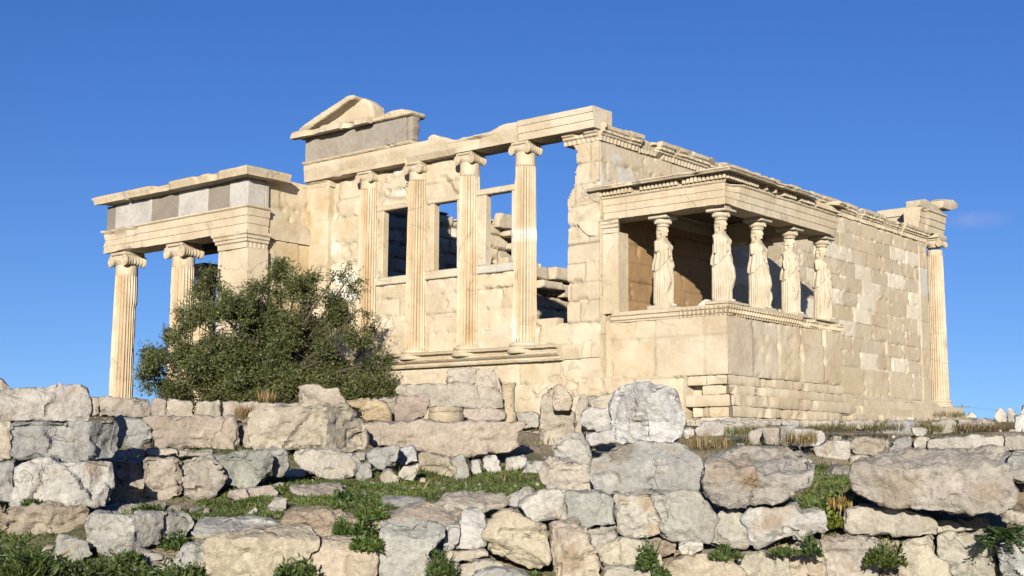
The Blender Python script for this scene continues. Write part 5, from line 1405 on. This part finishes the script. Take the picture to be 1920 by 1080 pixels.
R('w', 30, .4, "1914,772 1918,762 1924,758 1928,766 1936,763 1935,790 1916,790", "small bright white stone highest at the right edge of the skyline", G6, tint=(1.1, 1.06, 1))
R('w', 40, .4, "1814,782 1818,774 1826,773 1831,783", "little white stone on the skyline near the distant pole", G6, tint=(1.1, 1.06, 1))
R('w', 38, .3, "1702,788 1706,782 1713,788", "tiny white chip of stone on the lowest step's edge", G6, tint=(1.15, 1.1, 1.05))
R('w', 20.5, .3, "1281,822 1284,803 1294,801 1302,808 1301,820 1292,824", "small very white stone with a hole, right of the great white boulder", G6, tint=(1.2, 1.18, 1.12))
R('n', 20, .4, "1275,826 1300,824 1345,826 1352,838 1300,846 1278,838", "low brownish stone under dry twigs right of the great white boulder", G6)
R('y', 23, .5, "1288,788 1312,786 1318,798 1300,806 1288,800", "yellowish block end at the foot of the porch steps", G6)

R('w', 24, .5, "1380,799 1400,791 1432,796 1440,806 1420,813 1385,812", "pale pinkish rock between two grey stones below the porch corner", G6, tint=(.9, .86, .84))
R('n', 26.5, .5, "1343,787 1378,784 1386,796 1350,799", "dull rubble stone at the foot of the porch steps, right of the yellowish block", G6)
R('n', 27, .5, "1390,785 1440,787 1445,799 1392,799", "low flat grey brown stone against the steps under the porch corner", G6)
R('w', 27, .5, "1447,787 1497,787 1499,803 1448,803", "low whitish stone against the steps, left of the rough cream one", G6, tint=(.9, .88, .84))
R('g', 27.2, .5, "1561,788 1574,787 1573,803 1562,803", "small grey stone between the rough cream one and the low grey one", G6)
R('n', 26.8, .5, "1642,792 1652,789 1652,806 1643,807", "small brown stone touching the left end of the long blue grey one", G6)
R('p', 22.5, .5, "1345,815 1378,808 1394,816 1384,830 1350,830", "rounded pink stone half under green tufts below the porch steps", G6)
R('g', 21.5, .5, "1440,838 1478,836 1486,850 1446,852", "flat grey stone in front of the narrow dark gap", G6)
R('n', 19, .4, "1345,842 1400,838 1440,842 1438,856 1350,858", "low brown stone behind the massive rounded grey boulder", G6)
R('w', 18.2, .4, "1710,800 1740,803 1738,818 1712,818", "small pale stone just above the bright cream white one", G6, tint=(.9, .88, .86))
R('p', 45, 2, "-25,716 -4,708 6,712 14,722 30,736 30,760 -25,760", "tan rock tip showing over the long whitish block at the far left", G1)
# worked column pieces among the rubble
def lathe_piece(name, u, vtop, vbot, D, prof, label, mat='y', tint=(1.05, .98, .85)):
    b = W(u, vbot, D); t = W(u, vtop, D); h = t[2] - b[2]
    mb = MB(); mb.lathe([(r * D / FPX, b[2] + h * q) for r, q in prof], (b[0], b[1], 0), 40, 2)
    V, F, C = mb.out()
    V = V + ((fbm(V * 8, 3, 77) - .5) * .02)[:, None]
    o = mk(name, V, F, M[mat], None, C * np.array(tint), b)
    return tag(o, label, "column piece")
lathe_piece("moulded_drum", 836, 764, 795, 16.7, [(1, 0), (30, 0), (33, .25), (34, .5), (32, .66), (30, .70), (32, .74), (33, .88), (31, 1.0), (1, 1.0)], "round moulded column base lying grooved side up on the long pink slab")
lathe_piece("column_stub", 952, 717, 775, 19.0, [(1, -.3), (17, -.3), (17, 0), (16, .03), (14.5, .08), (13, .3), (12.8, .8), (14.5, .93), (15, .97), (14.6, 1.0), (1, 1.0)], "small waisted cream column stub standing before the temple podium")
# ------------------------------------------------------------------ vegetation
def leaf_mat(name, base, trans=.25, rough=.6):
    base = tuple(.66 * x for x in base)
    m = bpy.data.materials.new(name); m.use_nodes = True
    N = m.node_tree.nodes; L = m.node_tree.links; b = N["Principled BSDF"]; b.inputs['Roughness'].default_value = rough
    at = N.new("ShaderNodeAttribute"); at.attribute_name = "Col"
    x = N.new("ShaderNodeMix"); x.data_type = 'RGBA'; x.blend_type = 'MULTIPLY'; x.inputs[0].default_value = 1; x.inputs[6].default_value = (*base, 1)
    L.new(at.outputs['Color'], x.inputs[7]); L.new(x.outputs[2], b.inputs['Base Color'])
    t = N.new("ShaderNodeBsdfTranslucent"); L.new(x.outputs[2], t.inputs['Color'])
    ms = N.new("ShaderNodeMixShader"); ms.inputs[0].default_value = trans
    L.new(b.outputs[0], ms.inputs[1]); L.new(t.outputs[0], ms.inputs[2]); L.new(ms.outputs[0], N["Material Output"].inputs['Surface'])
    return m
M['olive'] = leaf_mat("olive_leaves", (.085, .09, .042))
M['weed'] = leaf_mat("weed_leaves", (.075, .12, .03))
M['grass'] = leaf_mat("turf_blades", (.085, .125, .03))
M['dry'] = leaf_mat("dry_stems", (.27, .21, .12), .15)
M['bark'] = stone_mat("bark", (.14, .11, .08), (.08, .06, .045), (.05, .04, .03), sc=6, bump=.8, fine=40)

def leaves(cen, dr, ln, wd, rng, col, bend=.25):
    n = len(cen)
    dr = dr / (np.linalg.norm(dr, axis=1)[:, None] + 1e-9)
    r = rng.normal(size=(n, 3)); sd = np.cross(dr, r); sd /= np.linalg.norm(sd, axis=1)[:, None] + 1e-9
    up = np.cross(sd, dr)
    ln = np.asarray(ln)[:, None]; wd = np.asarray(wd)[:, None]
    V = np.stack([cen, cen + dr * ln * .45 + sd * wd * .5 + up * ln * bend * .2, cen + dr * ln - up * ln * bend * .3, cen + dr * ln * .45 - sd * wd * .5 + up * ln * bend * .2], 1).reshape(-1, 3)
    F = np.arange(4 * n).reshape(-1, 4)
    return V, F, np.repeat(col, 4, 0)

def crown(clumps, rng, per, ll, lw, tw=.30, nl=11, flat=1.0, shell=.45, base=(1, 1, 1), droop=.1, sub=.42):
    C, Dr, K = [], [], []
    for (c, r, q_) in clumps:
        c = np.array(c, float)
        n = max(6, int(per * q_ * r ** 2))
        # sub-clumps give light and dark masses and gaps
        ns = max(3, int(7 * r + 3))
        d = rng.normal(size=(ns, 3)); d /= np.linalg.norm(d, axis=1)[:, None]
        sc = c + d * r * rng.uniform(.45, .95, (ns, 1)) * np.array([1, 1, flat])
        k = rng.integers(0, ns, n)
        o = rng.normal(size=(n, 3)); o /= np.linalg.norm(o, axis=1)[:, None]
        p = sc[k] + o * (r * sub) * rng.uniform(shell, 1, (n, 1))
        out = p - c + np.array([0, 0, .35 * r])
        out = out / np.linalg.norm(out, axis=1)[:, None] + rng.normal(size=(n, 3)) * .55
        out /= np.linalg.norm(out, axis=1)[:, None]
        tone = rng.uniform(.75, 1.25, n)
        for q in range(nl):
            t = q / (nl - 1)
            C.append(p + out * tw * t * rng.uniform(.7, 1.2, (n, 1)) + rng.normal(size=(n, 3)) * .02)
            Dr.append(out * .8 + rng.normal(size=(n, 3)) * .7 - np.array([0, 0, droop]))
            w = tone * rng.uniform(.75, 1.25, n)
            K.append(np.stack([w * rng.uniform(.85, 1.2, n), w, w * rng.uniform(.7, 1.2, n)], -1) * base)
    C = np.concatenate(C); Dr = np.concatenate(Dr); K = np.concatenate(K)
    n = len(C)
    return leaves(C, Dr, rng.uniform(.7, 1.3, n) * ll, rng.uniform(.7, 1.3, n) * lw, rng, K)

def tree(name, clumps_px, D, root_px, label, cat, seed, per, trunk_r, mat='olive', dD=.8, ll=.075, lw=.026, base=(1, 1, 1), **kw):
    rng = np.random.default_rng(seed)
    cl = [(W(u, v, D + rng.uniform(-dD, dD)), r * D / FPX, (q or [1.])[0]) for u, v, r, *q in clumps_px]
    b = W(*root_px); b[2] = float(ground_z(b[0], b[1])) - .1
    rt = thing(name, b, label, cat)
    mb = MB()
    fork = b + np.array([.1, .1, .75])
    mb.tube([b, b + (fork - b) * .5 + np.array([.06, -.05, 0]), fork], [trunk_r * 1.25, trunk_r, trunk_r * .9], 10)
    mb.build("trunk", M['bark'], rt)
    mb = MB()
    for c, r, _q in cl:
        mid = fork + (c - fork) * .5 + rng.normal(size=3) * .18 + np.array([0, 0, -.1])
        t = np.linspace(0, 1, 9)[:, None]
        pts = (1 - t) ** 2 * fork + 2 * t * (1 - t) * mid + t ** 2 * c + np.cumsum(rng.normal(size=(9, 3)) * .025, 0)
        mb.tube(pts, np.linspace(trunk_r * .5, .012, 9), 6)
        for _ in range(5):
            d = rng.normal(size=3); d /= np.linalg.norm(d); d[2] = abs(d[2]) * .7
            s = pts[rng.integers(4, 9)]
            mb.tube([s, s + d * r * .5 + rng.normal(size=3) * .05, s + d * r * .95], [.018, .012, .005], 5)
    mb.build("branches", M['bark'], rt)
    V, F, K = crown(cl, rng, per, ll, lw, base=np.array(base), **kw)
    mk("crown", V, F, M[mat], rt, K, None, None)
    return rt

tree("olive_tree", [(345, 690, 62), (310, 655, 34), (300, 700, 34), (385, 640, 52), (430, 690, 70), (372, 572, 30), (398, 550, 36), (375, 612, 32), (430, 590, 48), (465, 585, 36), (505, 552, 26), (480, 620, 66), (490, 570, 42), (545, 590, 62),
      (548, 532, 34), (525, 515, 24), (580, 545, 30), (600, 610, 54), (640, 560, 28, .7), (630, 515, 18, .6), (655, 525, 18, .5), (672, 575, 22, .5), (665, 620, 28, .6), (640, 660, 44), (690, 650, 22, .6), (560, 660, 66), (500, 690, 70), (585, 700, 58), (660, 700, 40), (700, 690, 26), (350, 725, 50), (290, 680, 20), (415, 735, 40), (460, 722, 44), (520, 728, 44), (575, 735, 40)],
     34.2, (500, 740, 34.2), "dark olive tree with an irregular wide crown before the west wall", "tree", 5, 780, .17, dD=1.1, ll=.085, lw=.03, base=(1.08, 1.24, .80), sub=.31, tw=.30)
for k, (cl, D, rp, lab, sd) in enumerate([
    ([(330, 738, 26), (375, 738, 28), (420, 742, 26)], 33.0, (380, 755, 33), "low dark shrub under the left side of the olive tree", 11),
    ([(470, 735, 30), (520, 738, 30), (560, 735, 26)], 32.6, (510, 755, 32.6), "low olive shrub under the middle of the tree, above the parapet", 12),
    ([(660, 728, 30), (705, 728, 30), (728, 740, 18), (620, 738, 24), (690, 745, 24)], 32.4, (690, 755, 32.4), "low bushy shrub at the right foot of the olive tree by the temple wall", 13)]):
    tree("low_shrub", cl, D, rp, lab, "shrub", sd, 1300, .04, dD=.4, ll=.085, lw=.034, base=(1.1, 1.2, .75))["group"] = "low shrubs under the olive tree"

def weed(u, v, D, r, h, n, label, kind='weed', ll=.06, lw=.025, seed=0, base=(1, 1, 1), name="weed", cat="weed", stems=8, rj=.35, fan=.8):
    rng = np.random.default_rng(1000 + seed)
    b = W(u, v, D)
    r *= D / FPX; h *= D / FPX
    rt = thing(name, b, label, cat, "weeds among the stones")
    n = int(n)
    if kind == 'weed':
        n = int(n * 1.7); ll *= .72; lw *= .8
        ks = 5 + int(r * 14); kc = rng.uniform(-1, 1, (ks, 2)) * r * .72; kr = rng.uniform(.18, .5, ks) * r; kh = rng.uniform(.25, 1.0, ks) * h
        kk = rng.integers(0, ks, n)
        rad = np.sqrt(rng.random(n)); th = rng.random(n) * 2 * np.pi; t = rng.random(n) ** 1.3
        p = b + np.stack([kc[kk, 0] + kr[kk] * rad * np.cos(th), kc[kk, 1] + kr[kk] * rad * np.sin(th), kh[kk] * t * (1.05 - rad ** 2 * .8)], -1)
    else:
        rad = np.sqrt(rng.random(n)) * r; th = rng.random(n) * 2 * np.pi; t = rng.random(n)
        p = b + np.stack([rad * np.cos(th), rad * np.sin(th), h * t * .35 * (.5 + noise(np.stack([rad * np.cos(th) * 6, rad * np.sin(th) * 6, th * 0], -1), seed))], -1)
    dr = np.stack([np.cos(th) * fan, np.sin(th) * fan, rng.uniform(.1, 1.0, n) if kind == 'weed' else np.ones(n)], -1) + rng.normal(size=(n, 3)) * rj
    w = rng.uniform(.6, 1.35, n)
    K = np.stack([w * rng.uniform(.8, 1.3, n), w, w * rng.uniform(.7, 1.1, n)], -1) * np.array(base)
    V, F, K = leaves(p, dr, rng.uniform(.6, 1.3, n) * ll, rng.uniform(.6, 1.3, n) * lw, rng, K, .5)
    mk("leaves", V, F, M[kind], rt, K, None, None)
    mb = MB()
    for k in range(stems):
        a = rng.random() * 6.28; q = rng.uniform(.2, .9) * r
        mb.tube([b + np.array([0, 0, -.03]), b + np.array([q * .5 * math.cos(a), q * .5 * math.sin(a), h * .5]), b + np.array([q * math.cos(a), q * math.sin(a), h * rng.uniform(.6, 1)])], [.005, .004, .002], 5)
    mb.build("stems", M['weed'] if kind == 'weed' else M['dry'], rt)
    return rt

weed(180, 1092, 8.9, 150, 56, 3000, "broad dense green weed patch filling the lower left corner", ll=.055, lw=.022, seed=1, base=(.75, .8, .65))
weed(40, 1085, 8.6, 110, 75, 1800, "tall grassy weed in the very corner at lower left", ll=.12, lw=.016, seed=2, base=(.8, .85, .6))
weed(300, 1090, 8.8, 70, 40, 900, "leafy green weed at the bottom edge before the buff rock", seed=3)
weed(232, 1068, 9.0, 45, 42, 700, "leafy green weed at the foot of the sharp edged grey block", seed=40)
weed(60, 948, 10.2, 16, 12, 120, "tiny green weed between the whitish grey block and the ochre one", seed=4, ll=.04)
weed(270, 958, 10.55, 26, 14, 260, "low green weed tuft on the thin flat tan slab", seed=5, ll=.045)
weed(335, 1028, 9.9, 45, 34, 700, "dark green weed in the hollow right of the sharp edged grey block", seed=6, base=(.8, .9, .8))
weed(375, 1082, 8.9, 24, 28, 260, "small fresh green weed left of the large cream flat faced block", seed=7, ll=.045)
weed(552, 1084, 8.7, 30, 38, 420, "green weed at the bottom edge between two cream blocks", seed=8)
weed(672, 1006, 9.6, 40, 38, 800, "bushy green weed between the orange lichened rock and the pitted slab", seed=9, base=(.85, .95, .8))
weed(688, 975, 10.1, 30, 40, 420, "pale upright weed behind the orange lichened rock", seed=10, base=(1.3, 1.3, 1.0))
weed(690, 1030, 9.0, 26, 30, 420, "pale green weed left of the large smooth blue grey slab", seed=11, base=(1.25, 1.25, 1))
weed(822, 1084, 8.75, 26, 62, 520, "tall spiky green weed right of the large smooth blue grey slab", seed=12, ll=.08, lw=.016)
weed(868, 990, 9.7, 26, 16, 260, "mossy green patch on the pitted slab", seed=13, ll=.035, base=(1.1, 1.1, .8))
weed(645, 945, 11.2, 28, 34, 420, "dark green weed at the right end of the pink speckled stone", seed=14, base=(.7, .85, .7))
weed(1222, 1066, 9.25, 22, 60, 480, "green climbing weed with small leaves on the flat cream stone", seed=15, ll=.045)
weed(1360, 1048, 9.35, 30, 30, 380, "spiky green weed with dry straws under the triangular whitish stone", seed=16, ll=.06, lw=.014)
weed(1470, 1040, 9.45, 26, 22, 260, "small green tuft beneath the long white stained stone", seed=17, ll=.04)
weed(1545, 990, 9.9, 30, 50, 460, "yellow green weed in the gap beside the long white stained stone", seed=18, base=(1.8, 1.5, .7))
weed(1572, 1000, 10.2, 50, 75, 900, "dark weed in the shady gap under the turf pocket", seed=19, base=(.6, .75, .6), ll=.07)
weed(1660, 1062, 9.4, 34, 60, 600, "green weed growing on the ochre stone", seed=20, base=(1, .95, .7), ll=.05)
weed(1520, 1040, 9.45, 20, 48, 260, "thin dark stemmed weed above the buff cracked stone", seed=21, ll=.05, base=(.7, .8, .7))
weed(1240, 1082, 9.1, 22, 18, 200, "small green weed at the bottom edge near the pale stone", seed=22, ll=.04)
weed(985, 1082, 9.1, 30, 14, 260, "low dark green weed under the porous cream boulder", seed=23, ll=.04)
for q, (u, v, D, r, h, n, lab, bs) in enumerate([
    (455, 790, 19.5, 16, 34, 300, "dry brown grass tuft before the pale orange parapet stone", (.9, .8, .7)),
    (500, 756, 22, 16, 34, 120, "few tall pale dry stalks standing under the bush", (1.0, .95, .8)),
    (1325, 846, 16, 40, 16, 300, "dry twiggy weed right of the great white boulder", (.7, .7, .55)),
    (1560, 812, 25, 46, 10, 500, "dry yellowish grass tuft under the middle of the steps", (.36, .46, .24)),
    (1655, 812, 25, 40, 14, 400, "dry grass tuft left of the long blue grey stone", (.36, .46, .24)),
    (1740, 815, 24, 30, 18, 420, "green brown grass tuft right of the long blue grey stone", (.5, .6, .35)),
    (1850, 815, 23, 60, 14, 900, "tall brown dry grass on the skyline at the far right", (.42, .40, .28)),
    (1780, 786, 34, 30, 14, 260, "low dark grass on the skyline by the last temple step", (.45, .5, .3)),
    (1500, 838, 17.3, 30, 24, 320, "dry tuft between the grey upright stone and the loaf shaped one", (.7, .7, .5)),
    (1400, 822, 20.5, 42, 22, 420, "green and straw coloured tuft below the porch corner", (.45, .6, .3)),
    (1575, 960, 9.9, 22, 34, 200, "yellowed dry tuft under the massive grey boulder's right end", (.9, .85, .4))]):
    weed(u, v, D, r, h, n, lab, 'dry', ll=.17 if D > 14 else .08, lw=.010, seed=60 + q, base=bs, name="grass_tuft", cat="grass tuft", fan=.1, stems=3, rj=.16)
# spiny thistle at the right
rng = np.random.default_rng(77)
b = W(1880, 1000, 9.25)
rt = thing("thistle", b, "dark spiky thistle rosette growing from the wall at the right edge", "weed", "weeds among the stones")
C, Dd, K = [], [], []
for k in range(42):
    a = rng.uniform(0, 2 * np.pi); el = rng.uniform(-.5, .7)
    d = np.array([math.cos(a) * math.cos(el), math.sin(a) * math.cos(el), math.sin(el)])
    L = rng.uniform(.10, .2)
    for t in np.linspace(.1, 1, 12):
        p = b + d * L * t - np.array([0, 0, .06 * t * t])
        for s in (-1, 1):
            C.append(p); Dd.append(d + s * np.cross(d, [0, 0, 1.]) * .9 + rng.normal(size=3) * .15)
            K.append(np.array([.55, .7, .6]) * rng.uniform(.6, 1.3))
V, F, K = leaves(np.array(C), np.array(Dd), np.full(len(C), .042), np.full(len(C), .016), rng, np.array(K))
mk("leaves", V, F, M['weed'], rt, K, None, None)

# turf: one sheet of countless blades
def inside(poly, u, v):
    poly = np.array(poly, float); r = np.zeros(len(u), bool)
    for (x1, y1), (x2, y2) in zip(poly, np.roll(poly, -1, 0)):
        c = ((y1 > v) != (y2 > v)) & (u < (x2 - x1) * (v - y1) / (y2 - y1 + 1e-9) + x1)
        r ^= c
    return r
def turf():
    rng = np.random.default_rng(8)
    n = 420000
    D = np.sqrt(rng.uniform(7.8 ** 2, 16 ** 2, n)); u = rng.uniform(-80, 2000, n)
    g = ray(u[:, None], np.full((n, 1), 863.)) if False else (_f + np.outer((u - 960) / FPX, _r))
    p = CAM + g * D[:, None]
    z = np.concatenate([ground_z(p[i:i + 40000, 0], p[i:i + 40000, 1]) for i in range(0, n, 40000)])
    P = np.stack([p[:, 0], p[:, 1], z], -1)
    q = P - CAM; c = q @ _f; U = 960 + FPX * (q @ _r) / c; Vv = 540 - FPX * (q @ _u) / c
    polys = [([(380, 930), (520, 885), (700, 885), (830, 885), (1012, 875), (1030, 940), (900, 935), (700, 1005), (640, 1010), (540, 975), (400, 985), (300, 1000)], .95),
             ([(1515, 860), (1625, 860), (1630, 970), (1560, 1015), (1500, 960)], 1.0), ([(-90, 1005), (100, 1000), (330, 1080), (380, 1130), (-90, 1130)], 1.0)]
    w = .12 * (fbm(P * np.array([1, 1, 0]) * 1.3, 3, 5) > .5)
    for pl, a in polys: w = np.maximum(w, a * inside(pl, U, Vv))
    w = w * np.where(fbm(P * np.array([1, 1, 0]) * 3.1, 3, 6) > .36, 1, .35)
    P = P[rng.random(n) < w]
    n = len(P)
    a = rng.uniform(0, 2 * np.pi, n)
    dr = np.stack([np.cos(a) * .7, np.sin(a) * .7, np.ones(n)], -1) + rng.normal(size=(n, 3)) * .4
    t = .35 + 1.3 * fbm(P * 2.6, 4, 9)
    K = np.stack([t * rng.uniform(.7, 1.4, n), t * rng.uniform(.8, 1.2, n), t * rng.uniform(.6, 1.1, n)], -1)
    V, F, K = leaves(P, dr, rng.uniform(.014, .04, n) * (.6 + 1.2 * sst(.45, .62, fbm(P * 4.5, 3, 10))), rng.uniform(.008, .02, n), rng, K, .6)
    o = mk("grass", V, F, M['grass'], None, K, None, None)
    o["kind"] = "stuff"
turf()
def litter():
    rng = np.random.default_rng(21)
    n = 16000
    D = np.sqrt(rng.uniform(9 ** 2, 46 ** 2, n)); a = rng.uniform(-.75, .75, n) + YAW
    x = CAM[0] - np.sin(a) * D; y = CAM[1] + np.cos(a) * D
    k = ~((x < .95) & (x > -11) & (y > -.4) & (y < 23)) & ~((x < 4) & (x > -1) & (y > 0) & (y < 6.4))
    x, y = x[k], y[k]
    keep = rng.random(len(x)) < .25 + .75 * (fbm(p3(x * .5, y * .5, 0), 3, 31) > .5)
    x, y = x[keep], y[keep]; n = len(x)
    z = ground_z(x, y)
    s = rng.uniform(.012, .05, n) * (1 + 2.2 * (rng.random(n) < .06))
    O = np.array([[1, 0, 0], [0, 1, 0], [-1, 0, 0], [0, -1, 0], [.5, .5, .62], [-.5, .4, .7], [0, -.5, .55], [0, 0, -.6]], float)
    F0 = np.array([[0, 1, 4], [1, 5, 4], [1, 2, 5], [2, 6, 5], [2, 3, 6], [3, 0, 6], [0, 4, 6], [4, 5, 6], [1, 0, 7], [2, 1, 7], [3, 2, 7], [0, 3, 7]])
    V = np.stack([x, y, z + s * .15], -1)[:, None] + (O[None] * rng.uniform(.6, 1.3, (n, 1, 3)) + rng.normal(size=(n, 8, 3)) * .12) * s[:, None, None]
    F = (F0[None] + 8 * np.arange(n)[:, None, None]).reshape(-1, 3)
    K = np.repeat(rng.uniform(.6, 1.2, (n, 1)) * np.array([[1, 1, 1.02]]), 8, 0)
    o = mk("gravel", V.reshape(-1, 3), F, M['n'], None, K, None, 20); o["kind"] = "stuff"
    n = 90000
    D = np.sqrt(rng.uniform(12 ** 2, 44 ** 2, n)); a = rng.uniform(-.75, .75, n) + YAW
    x = CAM[0] - np.sin(a) * D; y = CAM[1] + np.cos(a) * D
    k = ~((x < 1.0) & (x > -11) & (y > -.4) & (y < 23)) & ~((x < 4) & (x > -1) & (y > 0) & (y < 6.4))
    k &= rng.random(n) < sst(.46, .62, fbm(p3(x * .7, y * .7, 0), 4, 33)) * .8 + .03
    x, y = x[k], y[k]; n = len(x)
    P = np.stack([x, y, ground_z(x, y)], -1)
    dr = np.stack([rng.normal(size=n) * .45, rng.normal(size=n) * .45, np.ones(n)], -1)
    w = rng.uniform(.6, 1.2, n); g = (fbm(p3(x * .9, y * .9, 0), 3, 35) > .52)[:, None]
    K = w[:, None] * np.where(g, np.array([[.32, .46, .22]]), np.array([[.62, .60, .42]]))
    V, F, K = leaves(P, dr, rng.uniform(.05, .16, n), rng.uniform(.008, .016, n), rng, K, .5)
    o = mk("dry_grass", V, F, M['dry'], None, K, None, None); o["kind"] = "stuff"
litter()

# ------------------------------------------------------------------ far pole with wires
m = bpy.data.materials.new("dull_steel"); m.use_nodes = True
m.node_tree.nodes["Principled BSDF"].inputs['Base Color'].default_value = (.10, .11, .13, 1)
m.node_tree.nodes["Principled BSDF"].inputs['Roughness'].default_value = .7
pb = W(1808, 863, 170)
top = W(1808, 757, 170)[2]
rt = thing("utility_pole", (pb[0], pb[1], -6), "thin distant utility pole with a crossarm and wires on the right hand skyline", "pole")
mb = MB(); mb.tube([(pb[0], pb[1], -6), (pb[0], pb[1], top)], [.14, .10], 8); mb.build("pole", m, rt)
mb = MB(); mb.tube([pb - _r * 1.0 + np.array([0, 0, top - .35 - pb[2]]), pb + _r * 1.0 + np.array([0, 0, top - .35 - pb[2]])], [.07, .07], 6); mb.build("crossarm", m, rt)
for s, du in ((-1, -60), (1, 210)):
    e = W(1808 + du, 770 if s < 0 else 772, 190)
    a = pb + s * _r * .9 + np.array([0, 0, top - .35 - pb[2]])
    t = np.linspace(0, 1, 12)[:, None]
    pts = a + (e - a) * t - np.array([0, 0, 1.0]) * (t * (1 - t)) * 1.6
    mb = MB(); mb.tube(pts, .016, 5); mb.build("wire", m, rt)
